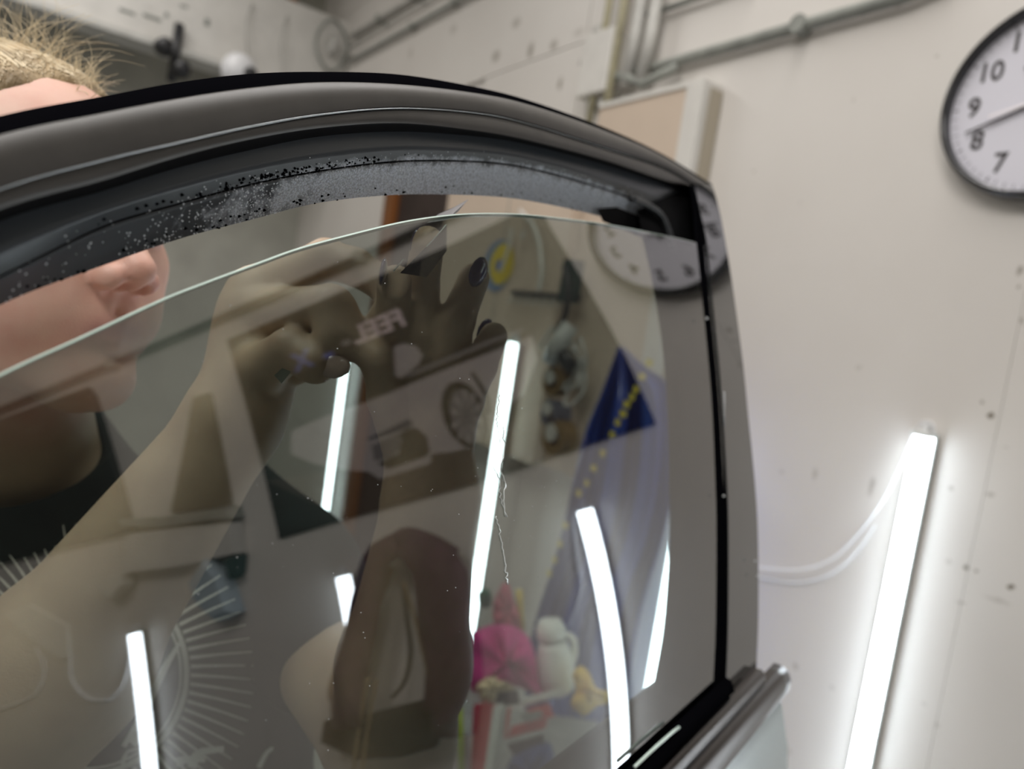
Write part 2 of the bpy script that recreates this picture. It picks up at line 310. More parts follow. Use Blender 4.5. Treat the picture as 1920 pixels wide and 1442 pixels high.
# beige cupboard board on the wall with white corner trim
ct = wd(1290, 168, .05)[1]; sa = wd(1288, 190, .06)[0]; sb = wd(1316, 190, .065)[0]; sc = wd(1337, 200, .03)[0]
t = empty('wall_cupboard', W(1.4, -.3, 0), 'tall beige board cupboard with white corner post and tan side, right of the pipes', 'cupboard')
wbox(MB(), sa, 1.50, -.36, ct, .004, .06).build('carcass', M['peach'], t)
wbox(MB(), sb, sa, -.37, ct + .012, .004, .07).build('corner_post', M['white_paint'], t, bevel=.004)
wbox(MB(), sc, sb - .002, -.37, ct - .005, .004, .045).build('side_panel', mat('tan_side_panel', (.42, .37, .29), .6), t)
wbox(MB(), sa, 1.50, ct, ct + .012, .004, .065).build('top_edge', M['white_paint'], t)
t = empty('low_cupboard', W(1.85, -.3, 0), 'lower beige board cupboard beyond the tall one, seen through the window gap', 'cupboard')
wbox(MB(), 1.503, 2.18, -.36, .50, .004, .10).build('carcass', M['peach'], t)
wbox(MB(), 1.503, 2.18, .50, .512, .004, .105).build('top_edge', M['white_paint'], t)
wbox(MB(), 1.80, 1.803, -.36, .49, .10, .1015).build('door_gap', M['greyd'], t)

# ------------------------------------------------------------------ LED tubes on the right wall
def led(s, ztop, L, label, ob=0.0):
    t = empty('led_tube', W(s, ztop - L, ob), label, 'tube light', 'LED tubes upright on the white wall')
    prof = [(.016 * math.cos(a), ob + .014 + .018 * math.sin(a)) for a in np.linspace(0, math.pi, 10)]
    v, f = loft([[W(s + p, zz, o) for p, o in prof] for zz in (ztop - .004, ztop - L)]); mesh('diffuser', v, f, M['tube'], t, True)
    wbox(MB(), s - .0185, s + .0185, ztop - L, ztop - .002, ob + .003, ob + .0135).build('aluminium_base', M['greyd'], t)
    wbox(MB(), s - .017, s + .017, ztop - .003, ztop + .006, ob + .002, ob + .034).build('end_cap', mat('end_cap', (.75, .77, .75), .3), t, bevel=.002)
    wbox(MB(), s - .005, s + .006, ztop + .005, ztop + .022, ob + .003, ob + .022).build('clip', M['cable'], t, bevel=.002)
    return t
ZT = -.074
tA = led(.5625, ZT, 1.2, 'bright upright LED tube on the bare wall right of the car door, under the clock')
led(.0755, ZT, 1.2, 'upright LED tube beneath the right end of the car poster')
led(-.49, ZT, .20, 'short upright LED tube beneath the car poster behind the hung purple jacket')
led(-1.084, ZT, 1.2, 'upright LED tube left of the poster beside the white cable loops')
led(1.040, ZT - .1, 1.2, 'upright LED tube seen through the window just left of the pillar')
_s, _z = wd(963, 641, .125); led(_s, _z, 1.2, 'upright LED tube seen through the middle of the window beyond the raised hand', .108)
led(3.07, ZT, 1.2, 'farthest upright LED tube, seen between the wrist and the dark doorway')
# cables
def cable(name, label, pts, r, m=None, n=60):
    return put(MB().tube(interp(pts, n), r, 8).build(name, m or M['cable'], None, True), label, 'cable')
cable('light_cable', 'clear white cable sagging from top of the tube under the clock', [Wp(x, y, .02) for x, y in [(1752, 815), (1750, 798), (1738, 790), (1722, 798), (1700, 845), (1660, 930), (1610, 1000), (1560, 1048), (1500, 1068), (1440, 1066), (1380, 1058), (1320, 1040)]], .0022)
cable('light_cable', 'second thinner white cable lying just beneath the sagging one', [Wp(x, y, .006) for x, y in [(1640, 985), (1610, 1030), (1560, 1075), (1500, 1092), (1440, 1086), (1380, 1072), (1330, 1060)]], .0016)
def Rp(px, py, o=.004): s, z = wr(px, py); return W(s, z, o)
cable('light_cable', 'white cable looping down left of the tube by the poster corner', [Rp(x, y) for x, y in [(1098, 945), (1082, 950), (1076, 975), (1082, 1040), (1090, 1100), (1080, 1140), (1068, 1175)]], .0022)
for j, pts in enumerate([[(268, 1172), (255, 1180), (248, 1230), (235, 1280), (213, 1308)], [(135, 1225), (138, 1270), (155, 1298), (180, 1312), (212, 1310)], [(72, 1212), (86, 1245), (84, 1275), (70, 1300), (45, 1315), (0, 1330)]]):
    cable('light_cable', ['white cable rising to the top of the leftmost wall tube', 'white cable loop sagging between tube and shelf', 'white cable loop furthest from the poster below the shelf'][j], [Rp(x, y, .006) for x, y in pts], .0035)
# ------------------------------------------------------------------ wall clock
WX = -WD                                     # rightwards for someone facing the right wall
def local_frame(s, z, o): return Matrix(((WX[0], UP[0], WN[0], W(s, z, o)[0]), (WX[1], UP[1], WN[1], W(s, z, o)[1]), (WX[2], UP[2], WN[2], W(s, z, o)[2]), (0, 0, 0, 1)))
def text_mesh(txt, size, off=0.0, ext=.0004):
    cu = bpy.data.curves.new('t', 'FONT'); cu.body = txt; cu.size = size; cu.align_x = 'CENTER'; cu.align_y = 'CENTER'; cu.offset = off; cu.extrude = ext
    o = bpy.data.objects.new('t', cu); COL.objects.link(o); bpy.context.view_layer.update()
    me = bpy.data.meshes.new_from_object(o.evaluated_get(bpy.context.evaluated_depsgraph_get())); bpy.data.objects.remove(o); return me
def text(name, txt, size, fr, x, y, m, parent, off=0.0, sx=1.0, rot=0.0, shear=0.0):
    me = text_mesh(txt, size, off); me.name = name
    me.transform(Matrix.Translation((x, y, 0)) @ Matrix.Rotation(rot, 4, 'Z') @ Matrix(((sx, shear, 0, 0), (0, 1, 0, 0), (0, 0, 1, 0), (0, 0, 0, 1))))
    me.transform(fr); me.transform(Matrix.Translation(-Vector(parent_loc(parent)))); me.materials.clear(); me.materials.append(m)
    o = bpy.data.objects.new(name, me); COL.objects.link(o); o.parent = parent; return o
CS, CZ, CRAD = .4755, .4757, .157
ck = empty('wall_clock', W(CS, CZ, 0), 'round wall clock with black rim and white dial showing black numerals', 'clock')
ink = mat('clock_black_ink', (.03, .025, .025), .5); dial = mat('clock_dial', (.70, .69, .76), .6); rim = mat('clock_black_rim', (.012, .012, .014), .22, coat=.6)
pr = [(.150, .0), (.158, .004), (.1585, .022), (.156, .032), (.151, .036), (.147, .034), (.1455, .026), (.1455, .014)]
n = 96; V = [W(CS, CZ, o) + r * (WX * math.cos(2 * math.pi * k / n) + UP * math.sin(2 * math.pi * k / n)) for r, o in pr for k in range(n)]
Fc = [(i * n + k, i * n + (k + 1) % n, (i + 1) * n + (k + 1) % n, (i + 1) * n + k) for i in range(len(pr) - 1) for k in range(n)]
mesh('rim', V, Fc, rim, ck, True)
MB().lathe(W(CS, CZ, 0), WN, [(.150, .002), (.150, .016)], 96).build('dial', dial, ck)
fr = local_frame(CS, CZ, .0165)
for h in range(1, 13):
    a = math.radians(90 - 30 * h); text('numeral', str(h), .044, fr, .111 * math.cos(a), .111 * math.sin(a), ink, ck, off=.0009, sx=.9)
grey = mat('clock_tick_grey', (.25, .24, .27), .5); tk = MB()
for k in range(60):
    a = math.radians(6 * k); dr = WX * math.sin(a) + UP * math.cos(a); pp = -WX * -math.cos(a) - UP * math.sin(a); five = k % 5 == 0
    tk.box(W(CS, CZ, .0168) + dr * .1385, (dr, pp, WN), (.0035, .0016 if five else .0006, .0003))
tk.build('minute_marks', grey, ck, kind='stuff')
def hand(nm, ang, l0, l1, w0, w1, o, m):
    a = math.radians(ang); dr = WX * math.sin(a) + UP * math.cos(a); pp = np.cross(WN, dr); c = W(CS, CZ, o)
    MB().prism([c + dr * l0 - pp * w0, c + dr * l1 - pp * w1, c + dr * l1 + pp * w1, c + dr * l0 + pp * w0], [c + dr * l0 - pp * w0 - WN * .001, c + dr * l1 - pp * w1 - WN * .001, c + dr * l1 + pp * w1 - WN * .001, c + dr * l0 + pp * w0 - WN * .001]).build(nm, m, ck)
hand('hour_hand', 320.5, -.02, .070, .004, .003, .020, ink)
hand('minute_hand', 250, -.025, .122, .0035, .0016, .022, ink)
hand('second_hand', 256, -.045, .085, .0022, .0022, .025, mat('pale_hand', (.95, .9, .93), .25, emit=None))
MB().lathe(W(CS, CZ, .018), WN, [(.007, 0), (.007, .008)], 20).build('hub', ink, ck)

# ------------------------------------------------------------------ poster of a white car
PS0, PS1, PZ0, PZ1 = -.6405, .2653, .0677, .6849
po = empty('car_poster', W((PS0 + PS1) / 2, (PZ0 + PZ1) / 2, 0), 'large black poster picturing a white car, pinned on the white wall, seen mirrored', 'poster')
pb = mat('poster_black_print', (.010, .008, .008), .45, spec=.25)
wbox(MB(), PS0, PS1, PZ0, PZ1, .002, .006).build('sheet', pb, po)
lay = [.0063]
def rpoly(name, pts, m, par=po, base=None, th=.0002, cx=0, cy=0, sc=1.0):
    lay[0] += .00025; o = lay[0] if base is None else base
    P = []
    for x, y in pts: s, z = wr(cx + x * sc, cy + y * sc); P.append((min(max(s, PS0 + .002), PS1 - .002) if par is po else s, z))
    # orient
    fr_ = [W(s, z, o) for s, z in P]; bk = [W(s, z, o - th) for s, z in P]
    return MB().prism(fr_, bk).build(name, m, par)
pw = mat('poster_printed_white', (.42, .385, .39), .45, spec=.25); pg = mat('poster_printed_grey', (.16, .15, .16), .45); pd = mat('poster_printed_brown', (.055, .035, .028), .5); pl = mat('poster_printed_blue_grey', (.06, .065, .10), .5); pblue = mat('poster_printed_blue', (.10, .14, .5), .5)
K = dict(cx=380, cy=640, sc=.3021)
rpoly('printed_ground', [(300, 900), (900, 1100), (1740, 870), (2400, 640), (2300, 300), (1500, 700)], pd, **K)
rpoly('printed_car_body', [(560, 560), (760, 470), (960, 400), (1150, 330), (1330, 255), (1560, 160), (1800, 70), (2050, -30), (2080, 120), (2000, 330), (1880, 420), (1760, 640), (1540, 690), (1430, 700), (1420, 760), (1110, 855), (1040, 810), (900, 800), (700, 760), (560, 700)], pw, **K)
rpoly('printed_roof_line', [(900, 420), (1020, 380), (1200, 270), (1800, 30), (2000, -60), (2000, -100), (1830, -40), (1400, 150), (1230, 200), (1080, 130), (960, 300)], pb, **K)
rpoly('printed_wing_mirror', [(1195, 40), (1250, 15), (1330, 30), (1375, 90), (1345, 150), (1240, 232), (1205, 215)], pw, **K)
rpoly('printed_door_edge', [(1670, 200), (1690, 190), (1780, 330), (1800, 450), (1775, 450), (1755, 340)], pb, **K)
rpoly('printed_hood_strip', [(1270, 205), (1800, -10), (2000, -80), (2000, -60), (1820, 10), (1290, 225)], pg, **K)
rpoly('printed_bumper_light', [(1025, 610), (1290, 480), (1320, 510), (1290, 540), (1050, 612)], pl, **K)
rpoly('printed_intake', [(1110, 640), (1290, 545), (1340, 540), (1400, 590), (1420, 680), (1400, 710), (1170, 790), (1100, 760), (1230, 700), (1250, 600)], pb, **K)
rpoly('printed_bumper_shade', [(1060, 650), (1240, 570), (1240, 660), (1180, 720), (1080, 740)], pg, **K)
rpoly('printed_tyre', [(1490 + 0, 400), (1500, 320), (1540, 265), (1600, 250), (1665, 275), (1730, 350), (1775, 460), (1785, 560), (1765, 640), (1710, 665), (1630, 650), (1560, 590), (1510, 500)], pb, **K)
cxw, cyw = 1650, 468
rpoly('printed_rim', [(cxw + 105 * math.cos(a) + 22 * math.sin(a), cyw + 168 * math.sin(a) + 25 * math.cos(a)) for a in np.linspace(0, 2 * math.pi, 24, endpoint=False)], pg, **K)
for k in range(10):
    a = 2 * math.pi * k / 10 + .2; e = .12
    rpoly('printed_spoke', [(cxw + 20 * math.cos(a), cyw + 32 * math.sin(a)), (cxw + 98 * math.cos(a - e), cyw + 160 * math.sin(a - e)), (cxw + 98 * math.cos(a + e), cyw + 160 * math.sin(a + e))], pw, base=lay[0] + .0003, **K)
# lettering, laid along the poster's own horizontal
s0, z0 = wr(757, 592); s1, z1 = wr(713, 606)
sF, zF = wr(770, 590); sE, zE = wr(590, 672)
fr2 = local_frame(sF, zF - .002, .0066)
text('lettering', 'FEEL', .072, fr2, (sF - wr(710, 608)[0]) * 1.0, 0, mat('poster_letter_white', (.75, .62, .66), .5), po, off=.0022, sx=1.0)
sX, zX = wr(570, 678)
fr3 = local_frame(sX, zX, .0066); text('lettering', 'X', .075, fr3, 0, 0, pblue, po, off=.002)
sX, zX = wr(617, 662); fr4 = local_frame(sX, zX, .0066); text('lettering', '-', .10, fr4, 0, 0, pblue, po, off=.002)
sX, zX = wr(652, 642); fr5 = local_frame(sX, zX, .0066); text('lettering', 'o', .03, fr5, 0, 0, pw, po, off=.001, sx=1.5)

# ------------------------------------------------------------------ things on the wall only seen mirrored
def rrelief(name, pts, m, o0, o1, par, smooth=False, inset=.8, bev=.006):
    P = [wr(x, y) for x, y in pts]; c = np.mean(P, axis=0)
    mid = [W(*p, o1 * .6 + o0 * .4) for p in P]; bk = [W(*p, o0) for p in P]; fr_ = [W(c[0] + (p[0] - c[0]) * inset, c[1] + (p[1] - c[1]) * inset, o1) for p in P]
    n = len(P); V = bk + mid + fr_; Fc = [tuple(range(n)), tuple(range(3 * n - 1, 2 * n - 1, -1))]
    for r in range(2): Fc += [(r * n + i, (r + 1) * n + i, (r + 1) * n + (i + 1) % n, r * n + (i + 1) % n) for i in range(n)]
    return mesh(name, V, Fc, m, par, smooth)
plum = mat('dark_plum_cloth', (.075, .028, .052), .9, noise=.3, nscale=40, bump=.3, bscale=60)
jx = empty('hooded_jacket', W(*wr(780, 1010), 0), 'dark plum hooded jacket hung on the white wall with pale cords, seen mirrored', 'jacket')
def fold(name, path, r, m, par, flat=.6, n=14, ob=.05):
    P = [np.array(wr(x, y)) for x, y in path]; P = interp(P, n); V = []; k = 10
    R = np.interp(np.linspace(0, 1, n), np.linspace(0, 1, len(r)), r)
    for i, p in enumerate(P):
        t = P[min(i + 1, n - 1)] - P[max(i - 1, 0)]; t /= np.linalg.norm(t); q = np.array([-t[1], t[0]])
        for j in range(k):
            a = 2 * math.pi * j / k; sz = p + q * R[i] * math.cos(a); V.append(W(sz[0], sz[1], ob + flat * R[i] * (1 + math.sin(a))))
    Fc = [(i * k + j, i * k + (j + 1) % k, (i + 1) * k + (j + 1) % k, (i + 1) * k + j) for i in range(n - 1) for j in range(k)] + [tuple(range(k))[::-1], tuple((n - 1) * k + j for j in range(k))]
    return mesh(name, V, Fc, m, par, True)
fold('left_front', [(775, 1015), (738, 1040), (722, 1100), (708, 1180), (690, 1260), (690, 1340)], [.03, .035, .038, .04, .045, .04], plum, jx)
fold('left_sleeve', [(735, 1060), (705, 1130), (680, 1200), (650, 1280), (640, 1310)], [.02, .03, .035, .03, .02], mat('brown_lining_cloth', (.12, .06, .045), .9), jx, ob=.008)
fold('right_front', [(785, 1015), (850, 1060), (870, 1150), (885, 1250), (880, 1350)], [.03, .06, .065, .06, .05], plum, jx)
fold('hood', [(742, 1030), (775, 1012), (820, 1025), (860, 1045)], [.02, .035, .035, .03], plum, jx, ob=.02)
fold('drape', [(815, 1040), (850, 1130), (850, 1220), (842, 1310)], [.02, .03, .028, .025], plum, jx, ob=.06)
rrelief('hem_band', [(635, 1372), (640, 1335), (690, 1330), (840, 1292), (850, 1320), (842, 1380), (780, 1398), (700, 1402)], mat('black_ribbed_hem', (.012, .010, .014), .9), .05, .08, jx)
cordm = mat('khaki_cord', (.30, .22, .12), .8)
for pts in [[(728, 1250), (715, 1320), (702, 1420), (700, 1500)], [(742, 1255), (728, 1340), (716, 1430), (714, 1500)], [(790, 1080), (815, 1160), (838, 1260), (850, 1310)], [(820, 1130), (850, 1200), (880, 1262)]]:
    MB().tube(interp([Rp(x, y, .085) for x, y in pts], 16), .0035, 6).build('cord', cordm, jx, True)
MB().tube(interp([Rp(x, y, .07) for x, y in [(783, 1085), (792, 1150), (798, 1210), (788, 1260), (765, 1290)]], 14), .005, 6).build('strap', M['dark'], jx, True)
MB().lathe(Rp(782, 1016, 0), WN, [(.006, 0), (.006, .05)], 12).build('hook', M['conduit'], jx)
# red thing and shelf pieces
t = put(rrelief('red_cloth', [(690, 1085), (706, 1055), (722, 1045), (722, 1095), (708, 1098)], mat('dull_red_cloth', (.28, .05, .06), .9), .0, .03, None), 'small dull red cloth peeping behind the hung plum jacket', 'cloth')
khaki = mat('khaki_brown_board', (.10, .085, .055), .6, noise=.2, nscale=10)
t = empty('hanging_board', W(*wr(400, 850), 0), 'narrow khaki brown board hung upright left of the poster, seen mirrored', 'board')
rrelief('board', [(372, 745), (398, 738), (440, 950), (330, 962)], khaki, .002, .02, t, inset=.97)
rrelief('lower_ledge', [(250, 972), (330, 968), (455, 948), (460, 968), (340, 985), (255, 985)], M['greyd'], .002, .05, t, inset=.97)
t = empty('wall_shelf', W(*wr(330, 1030), 0), 'white wall shelf with pale front flap left of the poster', 'shelf')
rrelief('front', [(262, 1000), (340, 988), (455, 978), (462, 1035), (350, 1060), (250, 1072)], M['white_paint'], .002, .04, t, inset=.98)
rrelief('notch_flap', [(205, 1083), (256, 1072), (258, 1092), (238, 1116), (225, 1110)], M['white_paint'], .002, .05, t, inset=.95)
t = put(rrelief('folded_cloth', [(382, 1082), (408, 1040), (440, 1075), (462, 1145), (432, 1160), (395, 1125)], mat('pale_blue_grey_cloth', (.42, .50, .56), .8), .003, .06, None), 'pale blue grey folded cloth hanging below the white shelf', 'cloth')
t = put(rrelief('dark_pouch', [(440, 1045), (466, 1038), (462, 1075), (450, 1085)], mat('dark_teal_cloth', (.03, .07, .07), .8), .003, .04, None), 'small dark teal pouch beside the pale folded cloth', 'pouch')
t = put(rrelief('paper_sheet', [(12, 1150), (60, 1132), (132, 1172), (135, 1230), (120, 1235), (60, 1195)], mat('white_paper', (.75, .74, .70), .8), .002, .01, None, inset=.99), 'crumpled white paper sheet hung at the far left of the shelf', 'paper')
t = empty('black_board', W(*wr(150, 780), 0), 'large black board hung on the wall left of everything, seen mirrored in the window', 'board')
rrelief('frame', [(-140, 1090), (-140, 845), (0, 790), (172, 727), (185, 745), (232, 900), (258, 995), (100, 1034), (0, 1058)], mat('black_board_face', (.015, .016, .015), .6), .002, .02, t, inset=.985)

# ------------------------------------------------------------------ car door
door = empty('car_door', S(.2, -.3, -.03), 'black framed car door standing open with its dark tinted window lowered slightly', 'car door')
X = [-250, 0, 187, 333, 467, 600, 750, 900, 1000, 1133, 1240]
def row(ys, end, h, n=120, drop=False):
    if drop: h = [h - .006, h - .019]
    return np.array([G(x, y, h if not hasattr(h, '__len__') else np.interp(x, [0, 1300], h)) for x, y in interp(list(zip(X, ys)) + [end], n)])
c0 = [290, 218, 182, 155, 139, 135, 140, 165, 191, 239, 288]
c1 = [335, 253, 213, 185, 165, 154, 158, 176, 199, 245, 292]
c2 = [460, 355, 302, 268, 238, 215, 203, 213, 235, 277, 313]
c3 = [500, 393, 340, 295, 262, 240, 231, 246, 265, 300, 336]
c4 = [532, 415, 360, 315, 282, 256, 247, 257, 274, 310, 346]
c45 = [580, 470, 398, 352, 318, 293, 279, 285, 300, 336, 372]
c5 = [628, 518, 428, 383, 347, 321, 303, 304, 318, 355, 398]
c6 = [705, 572, 500, 449, 413, 380, 365, 367, 378, 408, 448]
e0, e1, e2, e3, e4, e5, e6 = (1335, 346), (1334, 351), (1300, 346), (1293, 350), (1292, 362), (1291, 430), (1290, 470)
A0 = row(c0, e0, .010, drop=True); A0b = row(c0, e0, -.045); A1 = row(c1, e1, .013, drop=True); A2 = row([y - 3 for y in c2], (1300, 344), .0135, drop=True); A2b = row([y + 3 for y in c2], (1300, 349), .012, drop=True)
v, f = loft([A0b, A0, A1]); mesh('roof_side_seal', v, f, M['black'], door, True)
A1b = row([y + 2 for y in c1], e1, .0145, drop=True)
v, f = loft([A1, A1b, row([(a * .5 + b * .5) for a, b in zip(c1, c2)], (1318, 347), .015, drop=True), A2]); mesh('upper_frame_trim', v, f, M['gloss'], door, True)
MB().tube(row(c2, (1298, 346), .0132, 160, drop=True), [.00016 + .0003 * math.exp(-((i - 50) / 42) ** 2) for i in range(160)], 8).build('trim_bead', M['bead'], door, True)
A3 = row(c3, e3, .011, drop=True); A3m = row([(a + b * 2) / 3 for a, b in zip(c2, c3)], (1295, 349), .0125, drop=True)
v, f = loft([A2b, A3m, A3]); mesh('lower_frame_trim', v, f, M['gloss'], door, True)
A4 = row(c4, e4, [-.008, -.016]); A3g = row([a + 3 for a in c3], (1292, 354), [.0, -.014])
v, f = loft([A3, A3g, A4]); mesh('glass_run_groove', v, f, M['run'], door, True)
ws = row(c45, (1291, 395), [-.007, -.017]); A5a = row([y - 2 for y in c5], e5, [-.011, -.021]); A5 = row(c5, e5, [-.014, -.024]); A5c = row([y + 2 for y in c5], e5, [-.011, -.021]); A6 = row(c6, e6, [-.022, -.035]); A6b = row([y - 6 for y in c6], e6, [-.05, -.06])
def lerp(a, b, t): return a * (1 - t) + b * t
# wet seal with soap foam: per-vertex foam amount follows where the soap really lies
def foam_surface(name, rows, amount):
    v, f = loft(rows); o = mesh(name, v, f, None, door, True); me = o.data; m = len(rows[0])
    at = me.attributes.new('foam', 'FLOAT', 'POINT'); vals = [amount(r / (len(rows) - 1), j / (m - 1)) for r in range(len(rows)) for j in range(m)]
    at.data.foreach_set('value', vals); me.materials.append(M['foam']); return o
fm = bpy.data.materials.new('wet_rubber_with_soap_foam'); M['foam'] = fm; fm.use_nodes = True; nt = fm.node_tree; N = nt.nodes; L = nt.links; b = N['Principled BSDF']
ta = N.new('ShaderNodeAttribute'); ta.attribute_name = 'foam'; tc = N.new('ShaderNodeTexCoord')
n1 = N.new('ShaderNodeTexNoise'); n1.inputs['Scale'].default_value = 95; n1.inputs['Detail'].default_value = 7; n1.inputs['Roughness'].default_value = .65; L.new(tc.outputs['Object'], n1.inputs[0])
n2 = N.new('ShaderNodeTexVoronoi'); n2.inputs['Scale'].default_value = 900; L.new(tc.outputs['Object'], n2.inputs[0])
ad = N.new('ShaderNodeMath'); ad.operation = 'MULTIPLY_ADD'; L.new(n1.outputs[0], ad.inputs[0]); ad.inputs[1].default_value = 1.6; ad.inputs[2].default_value = -1.3
ad2 = N.new('ShaderNodeMath'); ad2.operation = 'ADD'; L.new(ad.outputs[0], ad2.inputs[0]); L.new(ta.outputs['Fac'], ad2.inputs[1])
mr = N.new('ShaderNodeMapRange'); L.new(ad2.outputs[0], mr.inputs[0]); mr.inputs[1].default_value = 0.0; mr.inputs[2].default_value = .42; mr.inputs[3].default_value = 0; mr.inputs[4].default_value = 1
vr = N.new('ShaderNodeMapRange'); L.new(n2.outputs['Distance'], vr.inputs[0]); vr.inputs[1].default_value = 0; vr.inputs[2].default_value = .7; vr.inputs[3].default_value = 1.25; vr.inputs[4].default_value = .55
mu = N.new('ShaderNodeMath'); mu.operation = 'MULTIPLY'; L.new(mr.outputs[0], mu.inputs[0]); L.new(vr.outputs[0], mu.inputs[1])
mx = N.new('ShaderNodeMixRGB'); L.new(mu.outputs[0], mx.inputs[0]); mx.inputs[1].default_value = (.055, .064, .074, 1); mx.inputs[2].default_value = (.74, .80, .90, 1); L.new(mx.outputs[0], b.inputs['Base Color'])
bp = N.new('ShaderNodeBump'); bp.inputs['Strength'].default_value = .9; bp.inputs['Distance'].default_value = .0008; L.new(n2.outputs['Distance'], bp.inputs['Height']); bp.invert = True
bm_ = N.new('ShaderNodeMath'); bm_.operation = 'MULTIPLY'; L.new(mr.outputs[0], bm_.inputs[0]); bm_.inputs[1].default_value = .8; L.new(bm_.outputs[0], bp.inputs['Strength']); L.new(bp.outputs[0], b.inputs['Normal'])
b.inputs['Roughness'].default_value = .3
def am_up(r, t):   # r 0 at groove .. 1 at step line
    x = t
    along = np.interp(x, [0, .25, .38, .45, .8, .95, 1], [.05, .15, .55, .8, .75, .35, 0])
    return along * np.interp(r, [0, .3, .6, .85, 1], [.0, .0, .25, .9, 1.0])
def am_lo(r, t):
    along = np.interp(t, [0, .2, .3, .42, .48, .85, .93, .96, 1], [.1, .25, .5, .9, 1.15, 1.1, .7, .2, 0])
    return along * np.interp(r, [0, .2, .5, 1], [.45, .8, 1, .95])
R1 = [lerp(A4, ws, k / 4) for k in range(4)] + [lerp(ws, A5a, k / 5) for k in range(6)]
foam_surface('outer_glass_seal', R1, am_up)
R2 = [A5] + [lerp(A5c, A6, k / 8) for k in range(9)]
foam_surface('inner_glass_seal', R2, am_lo)
v, f = loft([A5a, A5]); mesh('seal_step', v, f, M['run'], door, True)
v, f = loft([A6, A6b, A0b]); mesh('inner_frame_face', v, f, M['black'], door, True)
# soap beads standing on the seal
bd = MB(); bz = np.array([[1, 0, 0], [-1, 0, 0], [0, 1, 0], [0, -1, 0], [0, 0, 1], [0, 0, -1.]]); bf = [(0, 2, 4), (2, 1, 4), (1, 3, 4), (3, 0, 4), (2, 0, 5), (1, 2, 5), (3, 1, 5), (0, 3, 5)]
def ptrow(rows, r, t):
    i = min(int(r * (len(rows) - 1)), len(rows) - 2); fr_ = r * (len(rows) - 1) - i; j = min(int(t * (len(rows[0]) - 1)), len(rows[0]) - 2); g = t * (len(rows[0]) - 1) - j
    return lerp(lerp(rows[i][j], rows[i][j + 1], g), lerp(rows[i + 1][j], rows[i + 1][j + 1], g), fr_)
for _ in range(6500):
    if random.random() < .72: rows, am = R2, am_lo
    else: rows, am = R1, am_up
    r, t_ = random.random(), random.uniform(.05, .95)
    if random.random() < am(r, t_) ** 1.5: p = ptrow(rows, r, t_); q = random.uniform(.0002, .00055) ; bd.add(p + bz * q, bf)
bo_ = bd.build('soap_bubbles', mat('soap_bubble', (.85, .9, .97), .08, coat=1, spec=1.), door, True, kind='stuff')
dk = MB()
for _ in range(190):                       # dark wet crumbs and nicks on the seal lips
    if random.random() < .6: t_ = random.gauss(.40, .07); p = ptrow(R1, random.uniform(.72, .99), min(max(t_, .05), .9))
    else: t_ = random.gauss(.45, .2); p = ptrow(R2, random.uniform(.75, 1), min(max(t_, .05), .9))
    dk.add(p + bz * np.array([1.6, 1, 1]) * random.uniform(.0003, .0008), bf)
dk.build('wet_grit', M['black'], door, True, kind='stuff')

# corner and rear upright: black channel, piano-black trim
L_ = [(1293, 347), (1299, 400), (1303, 453), (1314, 557), (1326, 680), (1333, 773), (1338, 900), (1340, 1000), (1338, 1184), (1331, 1322)]
R_ = [(1300, 347), (1312, 400), (1324, 460), (1334, 560), (1347, 690), (1354, 780), (1361, 900), (1364, 1000), (1363, 1184), (1357, 1330)]
O_ = [(1336, 348), (1350, 400), (1363, 470), (1377, 560), (1393, 680), (1403, 780), (1415, 900), (1421, 1000), (1422, 1150), (1417, 1280)]
n = 50; Lp, Rp_, Op = interp(L_, n), interp(R_, n), interp(O_, n)
def vrow(P, h, dx=0): return np.array([G(x + dx, y, h) for x, y in P])
v, f = loft([vrow(Lp, -.02), vrow(Lp, -.001), vrow(Lp * .75 + Rp_ * .25, .0006), vrow(Lp * .35 + Rp_ * .65, .0006), vrow(Rp_, -.001), vrow(Rp_, -.02)]); mesh('run_channel_rubber', v, f, M['black'], door, True)
v, f = loft([vrow(Rp_, -.001, -1), vrow(Rp_, .001, 1)]); mesh('channel_lip', v, f, M['bead'], door, True)
v, f = loft([vrow(Rp_, -.004, 1), vrow(Rp_, .001, 2), vrow(lerp(Rp_, Op, .5), .001), vrow(Op, .001), vrow(Op, -.012), vrow(Op, -.03, -14)]); pt = mesh('pillar_trim', v, f, M['piano'], door, False)
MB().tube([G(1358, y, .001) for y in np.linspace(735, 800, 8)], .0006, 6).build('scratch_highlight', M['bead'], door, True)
# dark inner upright and inner panel behind the window
inn = [(1195, 395), (1213, 470), (1228, 540), (1245, 650), (1254, 760), (1258, 900), (1258, 1010), (1254, 1092), (1245, 1190), (1226, 1296)]
inn = interp(inn, n); hI = -.016
v, f = loft([vrow(inn, hI - .03, -3), vrow(inn, hI), vrow(lerp(inn, Lp, .5), hI), vrow(Lp, hI + .004, 6), vrow(Lp, hI - .05, 6)]); mesh('inner_upright', v, f, M['run'], door, True)
u0, v0, _ = uw(1226, 1296, hI)
rows = [[S(u, vv, hh) for u in np.linspace(-.35, .40, 24)] for vv, hh in ((v0 - .004, hI - .01), (v0 + .001, hI - .002), (v0, hI), (-.24, hI))]
v, f = loft(rows); mesh('inner_belt_panel', v, f, M['run'], door, True)
